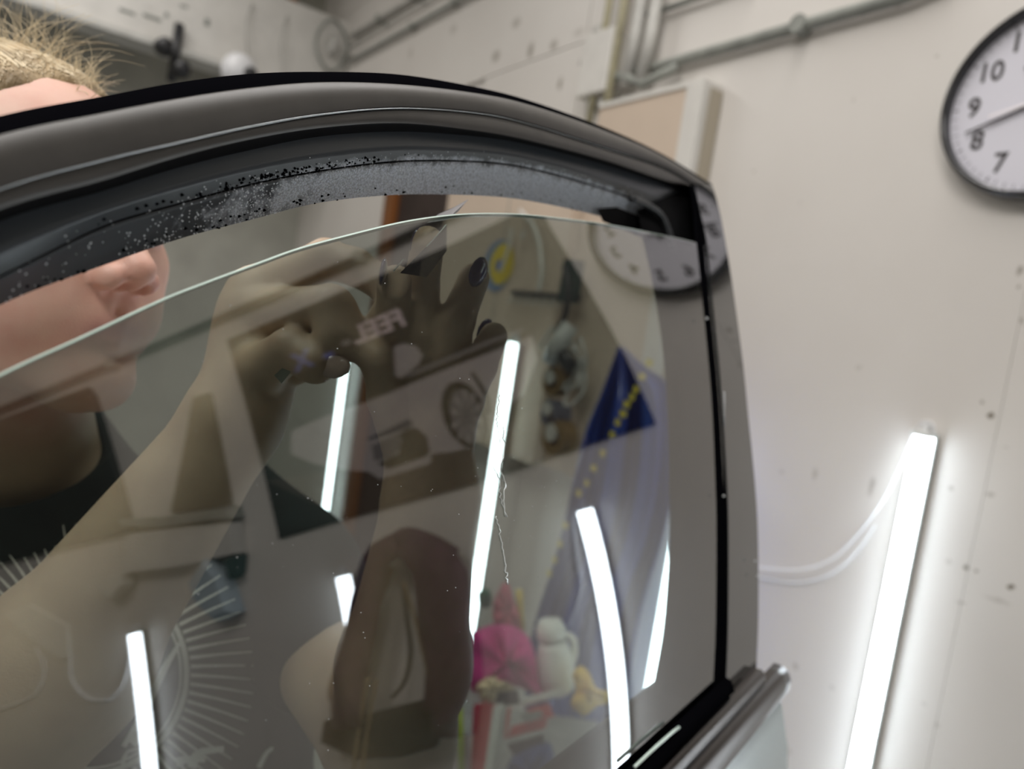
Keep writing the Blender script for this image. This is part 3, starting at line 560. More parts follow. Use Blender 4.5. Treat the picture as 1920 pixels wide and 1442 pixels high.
# black corner block between seal and upright
cb = [(1165, 392), (1225, 372), (1292, 350), (1300, 400), (1312, 470), (1240, 470), (1190, 440)]
v, f = loft([[G(x, y, -.026) for x, y in interp([(1120, 392), (1180, 385), (1240, 370), (1296, 352)], 20)], [G(x, y, -.028) for x, y in interp([(1130, 415), (1190, 440), (1250, 468), (1312, 500)], 20)]]); mesh('corner_block', v, f, M['run'], door, True)
MB().tube(interp([G(x, y, -.012) for x, y in [(1183, 372), (1215, 385), (1240, 405), (1255, 440), (1262, 470)]], 16), .003, 8).build('corner_seal_bead', M['seal'], door, True)

# window glass
top = interp([(-260, 838), (0, 705), (150, 636), (300, 566), (380, 534), (480, 497), (560, 468), (651, 443), (759, 417), (850, 404), (930, 401), (1010, 405), (1133, 420), (1233, 439), (1297, 453), (1322, 461)], 110)
TU = [uw(x, y)[:2] for x, y in top]; u_end = uw(1345, 1325)[0]; VB = -.225
nv = 26; front = []; back = []; TH = .0034
for k in range(nv):
    t_ = k / (nv - 1); q = 1 - (1 - t_) ** 1.0
    a = []; b_ = []
    for (u, vv) in TU:
        uu = u + (u_end - TU[-1][0]) * t_ * max(0, (u - TU[0][0]) / (TU[-1][0] - TU[0][0])); y_ = vv + (VB - vv) * t_
        a.append(S(uu, y_, 0)); b_.append(S(uu, y_, -TH))
    front.append(a); back.append(b_)
m = len(TU); V = [p for r in front for p in r] + [p for r in back for p in r]; o2 = nv * m; Fc = []; mi = []
e1_ = len(V); V += front[0] + back[0]; e2_ = len(V); V += [r[-1] for r in front] + [r[-1] for r in back]
for i in range(nv - 1):
    for j in range(m - 1):
        Fc.append((i * m + j, (i + 1) * m + j, (i + 1) * m + j + 1, i * m + j + 1)); mi.append(0)
        Fc.append((o2 + i * m + j, o2 + i * m + j + 1, o2 + (i + 1) * m + j + 1, o2 + (i + 1) * m + j)); mi.append(1)
for j in range(m - 1): Fc.append((e1_ + j, e1_ + j + 1, e1_ + m + j + 1, e1_ + m + j)); mi.append(2)
for i in range(nv - 1): Fc.append((e2_ + i, e2_ + i + 1, e2_ + nv + i + 1, e2_ + nv + i)); mi.append(2)
gl = mesh('window_glass', V, Fc, M['glass'], door, True); gl.data.materials.append(M['clear']); gl.data.materials.append(M['gedge']); gl.data.polygons.foreach_set('material_index', mi)
MB().tube([(a + b_) / 2 for a, b_ in zip(front[0], back[0])], [.0005 + .0005 * min(1, k / 60) for k in range(m)], 8).build('ground_edge', M['gedge'], door, True)
gl['label'] = 'dark tinted side window, lowered a little'
# belt mouldings and painted door skin (run along the sill)
def belt(v_): return v_
us = np.linspace(-.40, uw(1357, 1330)[0], 40); uq = np.linspace(-.40, .485, 48)
sl = MB()
v, f = loft([[S(u, -.196, .001) for u in us], [S(u, -.198, .006) for u in us], [S(u, -.206, .009) for u in us], [S(u, -.212, .004) for u in us], [S(u, -.214, -.004) for u in us]]); mesh('sill_wiper', v, f, M['black'], door, True)
v, f = loft([[S(u, -.211, .002) for u in uq[:-3]], [S(u, -.211, .009) for u in uq[:-3]], [S(u, -.216, .0125) for u in uq[:-3]], [S(u, -.222, .0125) for u in uq[:-3]], [S(u, -.226, .006) for u in uq[:-3]]]); mesh('upper_sill_trim', v, f, M['chrome'], door, True)
pr = [(-.223, .004), (-.224, .012), (-.228, .018), (-.236, .0205), (-.245, .0195), (-.251, .015), (-.253, .008), (-.252, 0)]
rows = [[S(u, a, h) for u in uq] + [S(.4875, a * .75 - .238 * .25, h * .7), S(.489, -.238, 0)] for a, h in pr]
v, f = loft(rows); mesh('sill_moulding', v, f, M['chrome'], door, True)
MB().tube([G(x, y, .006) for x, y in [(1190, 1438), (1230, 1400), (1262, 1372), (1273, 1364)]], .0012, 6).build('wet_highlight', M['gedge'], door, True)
rows = [[S(u, a, h) for u in np.linspace(-.40, .48 + ex, 30)] for a, h, ex in [(-.249, -.01, 0.0), (-.25, .006, 0.002), (-.26, .013, .004), (-.30, .019, .010), (-.36, .022, .018), (-.44, .018, .022), (-.54, .008, .02), (-.64, -.02, .0)]]
rows += [[S(u, a, h) for u in np.linspace(-.40, .48 + ex, 30)] for a, h, ex in [(-.64, -.09, 0.), (-.25, -.09, 0.002), (-.249, -.03, 0.)]]
v, f = loft(rows); mesh('painted_skin', v, f, M['skyp'], door, True)
# droplets on the window and on the trim
dr = MB()
for _ in range(150):
    x, y = random.uniform(350, 1240), random.uniform(480, 1420)
    if random.random() < .4: x, y = random.gauss(940, 60), random.gauss(880, 160)
    if y > top[np.argmin(abs(top[:, 0] - x))][1] + 15: p = G(x, y, .0001); q = random.uniform(.00008, .00035); dr.add(p + bz * q, bf)
for x, y in [(1325, 597), (1357, 930), (1416, 1052), (1420, 1080)]: p = G(x, y, .006); dr.add(p + bz * .0014, bf)
dr.build('water_drops', mat('water_bead', (.5, .52, .52), .05, coat=1, spec=1.), door, True, kind='stuff')
# scratches of wet film edge on the window
sc_ = MB()
for pts in [[(942, 800), (946, 850), (938, 880), (948, 905), (944, 940), (951, 970)], [(925, 875), (935, 900), (940, 935), (949, 968)], [(930, 965), (940, 1010), (947, 1060), (953, 1095)], [(936, 740), (932, 790), (938, 830)]]:
    P = interp(pts, 26) + RNG.normal(0, 1.3, (26, 2)); P[:, 1] = np.sort(P[:, 1]); sc_.tube([G(x, y, .0004) for x, y in P], .00028, 5)
sc_.build('water_trickle', mat('water_trickle', (.7, .74, .72), .05, coat=1, spec=1.), door, True)
# ------------------------------------------------------------------ peeling film corner
fw_ = empty('tint_film', G(800, 440, -.012), 'pale corner of tint film peeling up above the glass beside the raised fingers', 'film')
def fsheet(name, pts, hs, m):
    a = [G(x, y, h) for (x, y), h in zip(pts, hs)]; b_ = [G(x, y, h - .0002) for (x, y), h in zip(pts, hs)]
    return MB().prism(a, b_).build(name, m, fw_)
fsheet('raised_tip', [(879, 373), (852, 388), (822, 401), (800, 418), (838, 412), (858, 398)], [-.012, -.010, -.007, -.006, -.007, -.010], mat('pale_film', (.50, .49, .52), .15, alpha=.75))
fsheet('loose_corner', [(838, 422), (800, 462), (750, 512), (800, 520), (838, 470)], [-.006, -.006, -.006, -.0065, -.0065], M['film'])
MB().tube([G(x, y, -.0055) for x, y in [(836, 422), (812, 450), (800, 462)]], .0003, 5).build('crease_line', M['gedge'], fw_)
MB().tube([G(x, y, -.0055) for x, y in [(757, 486), (738, 508)]], .0004, 5).build('crease_line', M['gedge'], fw_)

# ------------------------------------------------------------------ the person (one continuous skin from a distance field)
def c3(px, py, d): return np.array([(px - 960) / F * d, -(py - 721) / F * d, d])
def smin(a, b, k): h = np.clip(.5 + .5 * (b - a) / k, 0, 1); return b * (1 - h) + a * h - k * h * (1 - h)
def smax(a, b, k): return -smin(-a, -b, k)
def cone(P, a, b, ra, rb):
    a = np.asarray(a, np.float32); b = np.asarray(b, np.float32); d = b - a; q = P - a; t = np.clip(q @ d / (d @ d), 0, 1)
    return np.linalg.norm(q - t[:, None] * d, axis=1) - (ra + (rb - ra) * t)
def ell(P, c, r, R=None):
    q = P - np.asarray(c, np.float32)
    if R is not None: q = q @ R.astype(np.float32)
    r = np.asarray(r, np.float32); k0 = np.linalg.norm(q / r, axis=1); k1 = np.linalg.norm(q / (r * r), axis=1) + 1e-9
    return k0 * (k0 - 1) / k1
def surf(fn, lo, hi, h, B=8):
    lo = np.array(lo, float); hi = np.array(hi, float); nb = np.ceil((hi - lo) / (h * B)).astype(int); n = nb * B
    cc = [lo[i] + (np.arange(nb[i]) + .5) * B * h for i in range(3)]
    g = np.stack(np.meshgrid(*cc, indexing='ij'), -1).reshape(-1, 3).astype(np.float32); dc = fn(g)
    A = np.repeat(np.repeat(np.repeat(np.sign(dc).reshape(nb).astype(np.float32) * .1, B, 0), B, 1), B, 2)
    keep = np.where(np.abs(dc) < B * h * 1.25)[0]; off = np.stack(np.meshgrid(*[np.arange(B)] * 3, indexing='ij'), -1).reshape(-1, 3)
    ix = np.stack(np.unravel_index(keep, nb), -1) * B
    for s in range(0, len(keep), 1500):
        I = (ix[s:s + 1500, None, :] + off[None]).reshape(-1, 3); P = (lo + (I + .5) * h).astype(np.float32)
        A[I[:, 0], I[:, 1], I[:, 2]] = fn(P)
    A[0] = A[-1] = .1; A[:, 0] = A[:, -1] = .1; A[:, :, 0] = A[:, :, -1] = .1
    s = A < 0; c = s[:-1, :-1, :-1].astype(np.int8)
    for dx in (0, 1):
        for dy in (0, 1):
            for dz in (0, 1):
                if dx or dy or dz: c = c + s[dx:A.shape[0] - 1 + dx, dy:A.shape[1] - 1 + dy, dz:A.shape[2] - 1 + dz]
    cell = np.argwhere((c > 0) & (c < 8)); idx = -np.ones(c.shape, np.int32); idx[tuple(cell.T)] = np.arange(len(cell))
    acc = np.zeros((len(cell), 3)); cnt = np.zeros(len(cell))
    for e0 in np.ndindex(2, 2, 2):
        for ax in range(3):
            if e0[ax]: continue
            e1 = list(e0); e1[ax] = 1; a = A[tuple((cell + e0).T)]; b_ = A[tuple((cell + e1).T)]; m_ = (a < 0) != (b_ < 0)
            t = np.where(m_, a / np.where(m_, a - b_, 1), 0); p = np.tile(np.array(e0, float), (len(cell), 1)); p[:, ax] += t
            acc += p * m_[:, None]; cnt += m_
    V = lo + (cell + acc / np.maximum(cnt, 1)[:, None] + .5) * h; Q = []
    for ax in range(3):
        s1 = [slice(None)] * 3; s0 = [slice(None)] * 3; s1[ax] = slice(1, None); s0[ax] = slice(0, -1)
        d = s[tuple(s0)].astype(np.int8) - s[tuple(s1)].astype(np.int8); e = np.argwhere(d != 0)
        a1, a2 = (ax + 1) % 3, (ax + 2) % 3; e = e[(e[:, a1] > 0) & (e[:, a2] > 0) & (e[:, a1] < A.shape[a1] - 1) & (e[:, a2] < A.shape[a2] - 1)]
        sg = d[tuple(e.T)]; u1 = np.zeros(3, int); u1[a1] = 1; u2 = np.zeros(3, int); u2[a2] = 1
        q = np.stack([idx[tuple((e - u1 - u2).T)], idx[tuple((e - u2).T)], idx[tuple(e.T)], idx[tuple((e - u1).T)]], 1)
        q[sg < 0] = q[sg < 0][:, ::-1]; Q.append(q)
    Q = np.concatenate(Q); Q = Q[(Q >= 0).all(1)]; return V, Q
def cam2w(V): return EYE + V[:, :1] * CR + V[:, 1:2] * CU + V[:, 2:3] * CF
def fastmesh(name, V, Q, m, parent):
    V = cam2w(V) - np.array(parent_loc(parent)); me = bpy.data.meshes.new(name); me.vertices.add(len(V)); me.vertices.foreach_set('co', V.astype(np.float32).ravel())
    me.loops.add(len(Q) * 4); me.loops.foreach_set('vertex_index', Q.astype(np.int32).ravel()); me.polygons.add(len(Q)); me.polygons.foreach_set('loop_start', np.arange(0, len(Q) * 4, 4, dtype=np.int32))
    me.update(calc_edges=True); me.validate(); me.polygons.foreach_set('use_smooth', [True] * len(me.polygons)); me.materials.append(m)
    o = bpy.data.objects.new(name, me); COL.objects.link(o); o.parent = parent; return o
# head frame in camera coordinates
yaw = math.radians(73); fwd = np.array([math.sin(yaw), -.12, -math.cos(yaw)]); fwd /= np.linalg.norm(fwd)
up_ = np.array([-.05, 1, 0]); up_ -= fwd * (up_ @ fwd); up_ /= np.linalg.norm(up_); rt_ = np.cross(fwd, up_)
HR = np.stack([rt_, fwd, up_], 1)                       # local -> camera
tip_c = c3(274, 512, .435); HC = tip_c - HR @ np.array([0, .112, -.028])
def H(x, y, z): return HC + HR @ np.array([x, y, z])
neck0, neckb = H(0, -.02, -.06), c3(45, 885, .59)
WDN = np.array([-(UP @ CR), -(UP @ CU), -(UP @ CF)])     # world down in camera coordinates
shL, shR = c3(530, 1100, .61), c3(-330, 900, .56); elL, wrL = c3(735, 1395, .475), c3(808, 930, .415); elR, wrR = c3(-110, 1560, .43), c3(432, 800, .415)
def behind(px, py, r, gap=.006): q = G(px, py, -(r + gap)) - EYE; return np.array([q @ CR, q @ CU, q @ CF])
fingers = [   # left hand, raised behind the glass
    [(behind(926, 630, .0085), .0078), (c3(900, 690, .385), .0088), (c3(872, 755, .40), .0098)],
    [(behind(889, 522, .0095), .0085), (c3(857, 600, .385), .0095), (c3(842, 665, .395), .0102), (c3(835, 755, .405), .0108)],
    [(behind(802, 455, .0095), .0085), (c3(790, 540, .38), .0095), (c3(788, 620, .39), .0102), (c3(792, 740, .405), .011)],
    [(behind(740, 510, .009), .0082), (c3(738, 590, .38), .0093), (c3(745, 660, .39), .010), (c3(755, 755, .405), .011)],
    [(c3(712, 672, .375), .0085), (c3(722, 745, .39), .0098), (c3(762, 850, .41), .013)],
]
handR = [      # right hand closed on the film
    [(c3(722, 535, .395), .0095), (c3(665, 500, .40), .0105), (c3(612, 486, .405), .0115), (c3(480, 548, .415), .013)],
    [(c3(632, 632, .375), .0115), (c3(620, 575, .38), .0118), (c3(470, 585, .41), .013)],
    [(c3(590, 660, .40), .0105), (c3(610, 600, .405), .0115), (c3(480, 630, .42), .0125)],
    [(c3(560, 690, .415), .0095), (c3(585, 640, .42), .0105), (c3(480, 670, .425), .012)],
    [(c3(592, 684, .372), .0105), (c3(545, 655, .38), .0115), (c3(490, 690, .395), .0135), (c3(448, 765, .41), .016)],
]
Rh = HR
def head_sdf(P):
    q = ((P - HC.astype(np.float32)) @ HR.astype(np.float32))
    qa = q.copy(); qa[:, 0] = np.abs(qa[:, 0]); E = lambda c, r: ell(qa, c, r); Cn = lambda a, b, ra, rb: cone(qa, a, b, ra, rb)
    d = ell(q, (0, -.012, .030), (.074, .094, .074))
    d = smin(d, ell(q, (0, .022, -.025), (.060, .068, .082)), .03)
    d = smin(d, Cn((.047, .005, -.062), (.012, .070, -.098), .017, .017), .03)
    d = smin(d, E((.0, .075, -.098), (.022, .018, .017)), .02)
    d = smin(d, E((.040, .058, -.022), (.024, .024, .022)), .02)
    d = smin(d, E((.030, .060, -.055), (.026, .028, .026)), .02)
    d = smin(d, Cn((.012, .086, .022), (.042, .072, .020), .010, .010), .015)
    d = smax(d, -E((.031, .100, .004), (.017, .018, .012)), .012)
    d = smin(d, E((.031, .0765, .003), (.0142, .0138, .0136)), .004); d = smax(d, -E((.031, .094, -.001), (.0115, .012, .0034)), .0015)
    d = smin(d, Cn((0, .088, .012), (0, .103, -.024), .0075, .0095), .012)
    d = smin(d, E((.0, .107, -.027), (.0095, .009, .009)), .006)
    d = smin(d, E((.0135, .097, -.033), (.0085, .0105, .009)), .005)
    d = smin(d, E((0, .098, -.036), (.004, .010, .005)), .004)
    d = smax(d, -E((.0075, .100, -.0405), (.0042, .0075, .0048)), .003)
    d = smin(d, E((0, .082, -.060), (.022, .012, .016)), .012)
    d = smin(d, Cn((0, .0915, -.0615), (.020, .081, -.066), .0052, .003), .004)
    d = smin(d, Cn((0, .0905, -.0705), (.017, .081, -.0685), .0062, .0035), .004)
    d = smax(d, -Cn((0, .0985, -.0663), (.015, .0925, -.0668), .0012, .0006), .002)
    d = smax(d, -E((0, .0955, -.0530), (.0028, .005, .007)), .004)
    d = smin(d, E((.0735, -.010, -.008), (.007, .019, .031)), .006)
    d = smax(d, -E((.082, -.004, -.004), (.007, .010, .017)), .004)
    return d
def skin_sdf(P):
    d = head_sdf(P)
    d = smin(d, cone(P, neck0, neckb, .050, .058), .02)
    d = smin(d, cone(P, neckb + WDN * .015, shL, .046, .040), .02); d = smin(d, cone(P, neckb + WDN * .015, shR, .046, .040), .02)
    aL = smin(cone(P, shL, elL, .047, .040), cone(P, elL, lerp(elL, wrL, .35), .037, .0405), .02); aL = smin(aL, cone(P, lerp(elL, wrL, .35), wrL, .0405, .0265), .015)
    aR = smin(cone(P, shR, elR, .047, .040), cone(P, elR, lerp(elR, wrR, .42), .046, .048), .02); aR = smin(aR, cone(P, lerp(elR, wrR, .42), wrR, .048, .0265), .02)
    pL = cone(P, wrL, c3(812, 775, .412), .0255, .020)
    for k in (0, 1, 2, 3): pL = smin(pL, cone(P, lerp(wrL, c3(810, 850, .413), .6), fingers[k][-1][0], .016, fingers[k][-1][1]), .012)
    pR = cone(P, wrR, c3(470, 740, .41), .0255, .022)
    for k in (0, 1, 2, 3): pR = smin(pR, cone(P, c3(450, 760, .412), handR[k][-1][0], .020, handR[k][-1][1] + .001), .012)
    pR = smin(pR, ell(P, c3(482, 640, .418), (.024, .040, .016)), .012)
    for chain, pal in ((fingers, 'L'), (handR, 'R')):
        hnd = pL if pal == 'L' else pR
        for ch in chain:
            f_ = None
            for (a, ra), (b_, rb) in zip(ch[:-1], ch[1:]):
                s_ = cone(P, a, b_, ra, rb); f_ = s_ if f_ is None else smin(f_, s_, .003)
            hnd = smin(hnd, f_, .005)
        if pal == 'L': pL = hnd
        else: pR = hnd
    aL = smin(aL, pL, .012); aR = smin(aR, pR, .012)
    d = smin(d, aL, .02); d = smin(d, aR, .02)
    return d
hipc = neckb + WDN * .50
per = empty('person', EYE + hipc[0] * CR + hipc[1] * CU + hipc[2] * CF, 'blonde person in a dark t-shirt behind the window, both hands raised to the glass', 'person')
pts = np.array([H(0, 0, 0), elL, elR, wrL, wrR, shL, shR])
V, Q = surf(skin_sdf, (-.62, -.42, .34), (.06, .30, .74), .0024)
skin = bpy.data.materials.new('skin'); skin.use_nodes = True; nt = skin.node_tree; N = nt.nodes; L = nt.links; b = N['Principled BSDF']
ca = N.new('ShaderNodeAttribute'); ca.attribute_name = 'tone'; nz = N.new('ShaderNodeTexNoise'); nz.inputs['Scale'].default_value = 45; nz.inputs['Detail'].default_value = 5; tc = N.new('ShaderNodeTexCoord'); L.new(tc.outputs['Object'], nz.inputs[0])
mx = N.new('ShaderNodeMixRGB'); mx.blend_type = 'OVERLAY'; mx.inputs[0].default_value = .25; L.new(ca.outputs['Color'], mx.inputs[1]); L.new(nz.outputs['Fac'], mx.inputs[2]); L.new(mx.outputs[0], b.inputs['Base Color'])
b.inputs['Roughness'].default_value = .48; b.inputs['Subsurface Weight'].default_value = .12; b.inputs['Subsurface Radius'].default_value = (.01, .004, .002); b.inputs['Subsurface Scale'].default_value = .3
nb = N.new('ShaderNodeTexNoise'); nb.inputs['Scale'].default_value = 900; L.new(tc.outputs['Object'], nb.inputs[0]); bp = N.new('ShaderNodeBump'); bp.inputs['Strength'].default_value = .25; bp.inputs['Distance'].default_value = .0006; L.new(nb.outputs[0], bp.inputs['Height']); L.new(bp.outputs[0], b.inputs['Normal'])
body = fastmesh('body', V, Q, skin, per)
q = (V - HC) @ HR; base = np.tile(np.array([.56, .42, .30]), (len(V), 1))
hd = np.exp(-(np.maximum(np.linalg.norm(q, axis=1) - .13, 0) / .03) ** 2)[:, None]; base = base * (1 - hd) + np.array([.78, .49, .39]) * hd  # face albedo raised to stand in for stronger light on it
def blob(c, r, col, k):
    global base
    qa = q.copy(); qa[:, 0] = abs(qa[:, 0]); g = (np.exp(-(((qa - np.array(c)) / np.array(r)) ** 2).sum(1)) * k)[:, None]; base = base * (1 - g) + np.array(col) * g
blob((.011, .104, -.032), (.012, .014, .012), (.74, .37, .30), .6); blob((.042, .07, -.03), (.022, .03, .02), (.74, .40, .33), .3)
blob((.0, .094, -.0655), (.024, .016, .0072), (.50, .22, .22), .8); blob((.0075, .102, -.042), (.004, .006, .004), (.12, .03, .02), .8)
me = body.data; at = me.color_attributes.new('tone', 'FLOAT_COLOR', 'POINT'); at.data.foreach_set('color', np.concatenate([base, np.ones((len(V), 1))], 1).astype(np.float32).ravel())
# eyes and nails
eyem = mat('eye_white', (.8, .78, .75), .2); iris = mat('iris_blue_grey', (.12, .2, .25), .2)
for sx in (-1, 1):
    c = EYE + (H(sx * .031, .079, .003) @ np.stack([CR, CU, CF]))
    fz = HR @ np.array([0, 1, 0]); fw = fz[0] * CR + fz[1] * CU + fz[2] * CF
    e = MB().lathe(c, fw, [(.0118 * math.sin(a), -.0118 * math.cos(a)) for a in np.linspace(.1, math.pi - .05, 12)], 20).build('eye', eyem, per, True)
    MB().lathe(c, fw, [(.0055, .0102), (.0052, .0118), (.001, .0121)], 16).build('iris', iris, e, True)
nailm = mat('dark_purple_nail_polish', (.035, .015, .10), .15, coat=1)
def nailat(c, ax, up_v, m, nm='fingernail', r=(.0065, .0085, .0018)):
    ax = ax / np.linalg.norm(ax); up_v = up_v - ax * (up_v @ ax); up_v /= np.linalg.norm(up_v); sd = np.cross(ax, up_v)
    V_ = []; n_ = 12
    for i in range(7):
        for j in range(n_):
            ph = math.pi * i / 6; th = 2 * math.pi * j / n_; V_.append(c + sd * r[0] * math.sin(ph) * math.cos(th) + ax * r[1] * math.sin(ph) * math.sin(th) + up_v * r[2] * math.cos(ph))
    Fc = [(i * n_ + j, i * n_ + (j + 1) % n_, (i + 1) * n_ + (j + 1) % n_, (i + 1) * n_ + j) for i in range(6) for j in range(n_)]
    return mesh(nm, V_, Fc, m, per, True)
def c2w(v): return EYE + v[0] * CR + v[1] * CU + v[2] * CF
for ch, (nx, ny) in ((fingers[1], (897, 510)),):
    a = c2w(ch[0][0]); d = a - c2w(ch[1][0]); nailat(G(nx, ny, -.0068), d, GN, nailm)
for ch in (fingers[0], fingers[2], fingers[3], fingers[4]):
    a = c2w(ch[0][0]); d = a - c2w(ch[1][0]); d /= np.linalg.norm(d); nailat(a - GN * (ch[0][1] - .0004) + d * .003, d, GN, nailm)
a = c2w(handR[4][0][0]); nailat(a + GN * (.0100) + (CR * .003 - CU * .002), CR, GN, mat('pale_nail', (.5, .38, .32), .25, coat=.5))
# small trimming blade held in the right hand
bl = put(MB().prism([G(x, y, -.042) for x, y in [(514, 704), (529, 690), (546, 697), (528, 719)]], [G(x, y, -.046) for x, y in [(514, 704), (529, 690), (546, 697), (528, 719)]]).build('trimming_blade', mat('grey_green_blade', (.30, .34, .30), .3, metal=.5)), 'small square grey blade pinched below the gripping hand', 'blade')

# t-shirt
hipL, hipR = c3(470, 1120, .66) + WDN * .42, c3(-200, 950, .64) + WDN * .42
def torso(P, g=0.0):
    c_ = neckb + WDN * .16
    d = cone(P, neckb + WDN * .05, hipc, .085 + g, .13 + g); d = smin(d, cone(P, c3(420, 1220, .64), c3(420, 1700, .68), .075 + g, .09 + g), .05); d = smin(d, cone(P, lerp(neckb, shL, .55) + WDN * .07, hipc + (hipL - hipR) * .12, .078 + g, .10 + g), .05); d = smin(d, cone(P, lerp(neckb, shR, .55) + WDN * .07, hipc - (hipL - hipR) * .12, .078 + g, .10 + g), .05)
    return d
def shirt_sdf(P):
    d = torso(P); d = smin(d, cone(P, neckb, neckb + WDN * .05, .068, .07), .03); d = smin(d, cone(P, neckb + WDN * .03, shL, .062, .056), .04); d = smin(d, cone(P, neckb + WDN * .03, shR, .062, .056), .04)
    d = smin(d, cone(P, c3(400, 925, .60), c3(545, 1085, .60), .047, .056), .03)
    d = smin(d, cone(P, shL, lerp(shL, elL, .38), .058, .056), .02); d = smin(d, cone(P, shR, lerp(shR, elR, .45), .058, .058), .02)
    ax = (neckb - neck0); ax = ax / np.linalg.norm(ax)
    d = smin(d, cone(P, neckb - ax * .04, neckb + WDN * .05, .064, .07), .02); d = smax(d, -(np.linalg.norm((P - (neckb - ax * .075)) * np.array([1, 1., 1.0], np.float32), axis=1) - .075).astype(np.float32), .003)
    nzz = .0025 * np.sin(P[:, 0] * 60 + P[:, 1] * 35) * np.sin(P[:, 1] * 42 - P[:, 2] * 30)
    return d + nzz
V, Q = surf(shirt_sdf, (-.85, -.80, .36), (-.0, .05, .92), .006)
shirtm = mat('dark_green_black_cotton', (.012, .020, .021), .9, noise=.25, nscale=50, bump=.25, bscale=900)
tee = fastmesh('t_shirt', V, Q, shirtm, per)
Vt = cam2w(V); bvt = BVHTree.FromPolygons([tuple(v) for v in Vt], [tuple(int(i) for i in qq) for qq in Q])
def on_shirt(px, py, off=.0014):
    d = Vector(ray(px, py)); hit = bvt.ray_cast(Vector(EYE), d)
    if hit[0] is None: return None
    return np.array(hit[0]) - np.array(d) * off
printm = mat('off_white_screen_print', (.9, .91, .84), .85)
prt = MB()
def band(pts, w0, w1, n=10):
    P = interp(pts, n); rows = []
    for i, p in enumerate(P):
        t = P[min(i + 1, n - 1)] - P[max(i - 1, 0)]; t = t / (np.linalg.norm(t) + 1e-9); q_ = np.array([-t[1], t[0]]); w_ = w0 + (w1 - w0) * i / (n - 1)
        a, b_ = on_shirt(*(p + q_ * w_)), on_shirt(*(p - q_ * w_))
        if a is None or b_ is None: break
        rows.append([a, b_])
    if len(rows) > 1: v, f = loft(rows); prt.add(v, f)
CXP, CYP, RP = 160, 1262, 190
for k in range(76):
    a = 2 * math.pi * k / 76 + .02; l = 118 if math.cos(a) > -.2 else 70; l *= 1 - .25 * (a > 4.2 and a < 5.2); e = np.array([math.cos(a), math.sin(a)])
    band([(CXP + (RP + 8) * e[0], CYP + (RP + 8) * e[1]), (CXP + (RP + 8 + l * .5) * e[0], CYP + (RP + 8 + l * .5) * e[1] + 2), (CXP + (RP + 8 + l) * e[0], CYP + (RP + 8 + l) * e[1] + 6)], 3.6, 1.0, 7)
for r_, w_ in ((RP, 5), (RP - 11, 2.2)):
    band([(CXP + r_ * math.cos(a), CYP + r_ * math.sin(a)) for a in np.linspace(0, 2 * math.pi, 41)], w_, w_, 90)
for k in range(5): band([(342 - 8 * k, 1198 + 14 * k), (300 - 6 * k, 1262 + 18 * k), (262 - 4 * k, 1330 + 14 * k)], 3.5, 3.5, 6)
for pts, w_ in [([(232, 1400), (250, 1368), (262, 1340)], 5), ([(230, 1440), (236, 1412), (262, 1404), (292, 1402)], 4), ([(248, 1396), (268, 1380), (288, 1384)], 9), ([(260, 1432), (264, 1408)], 6), ([(360, 1440), (372, 1412), (420, 1404)], 9), ([(330, 1430), (350, 1424), (385, 1424)], 9), ([(485, 1440), (500, 1412), (512, 1402)], 5)]: band(pts, w_, w_ * .6, 6)
prt.build('sunburst_print', printm, tee); 
# dark jeans and shoes below the frame
def jeans(P):
    d = cone(P, hipc - WDN * .02, hipc + WDN * .06, .120, .13)
    for h0 in (-1, 1):
        a = hipc + WDN * .10 + (hipL - hipR) * .14 * h0; kn = a + WDN * .34; an = a + WDN * .69; d = smin(d, cone(P, a, kn, .082, .062), .03); d = smin(d, cone(P, kn, an, .062, .05), .02)
    return d
ft = [hipc + WDN * .10 + (hipL - hipR) * .14 * h0 + WDN * .69 for h0 in (-1, 1)]
al = np.array([hipc - .2, ft[0], ft[1], hipc + .2]); V, Q = surf(jeans, al.min(0) - .12, al.max(0) + .12, .012)
fastmesh('jeans', V, Q, mat('dark_denim', (.02, .025, .04), .9), per)
for f0 in ft:
    wp = c2w(f0); zf = .045; fdir = np.array([.6, -.8, 0]); MB().tube([np.array([wp[0], wp[1], .052]) - fdir * .05 , np.array([wp[0], wp[1], .055]), np.array([wp[0], wp[1], .038]) + fdir * .16], [.045, .05, .035], 12).build('shoe', M['dark'], per, True)

# hair: cap plus swept strands
def hair_sdf(P):
    q = ((P - HC.astype(np.float32)) @ HR.astype(np.float32)); d = ell(q, (0, -.018, .032), (.080, .097, .079)); d = d + .0012 * np.sin(q[:, 0] * 230 + 25 * np.sin(q[:, 1] * 60) * .1 + 12 * q[:, 1])
    cut = (q[:, 1] * .78 - q[:, 2] * .48 - .004 - .6 * np.abs(q[:, 0]) * 0.15) ; d = smax(d, cut.astype(np.float32), .012)
    d = smax(d, (-.055 - q[:, 2]), .01)
    return d
V, Q = surf(hair_sdf, tuple(HC - .16), tuple(HC + .16), .004)
hairm = mat('blond_hair', (.34, .245, .13), .5, noise=.45, nscale=60, stretch=(1, 1, .3), bump=.5, bscale=300, spec=.4)
hr = fastmesh('hair', V, Q, hairm, per)
strm = mat('blond_strand', (.70, .58, .38), .4, spec=.5); st = MB()
bvh = BVHTree.FromPolygons([tuple(v) for v in cam2w(V)], [tuple(int(i) for i in qq) for qq in Q])
def hw(x, y, z): return c2w(H(x, y, z))
def strand(p0, p1, p2, r, k=7):
    P = [((1 - t) ** 2) * p0 + 2 * t * (1 - t) * p1 + t * t * p2 for t in np.linspace(0, 1, k)]; st.tube(P, [r * (1 - .75 * i / (k - 1)) for i in range(k)], 3, False)
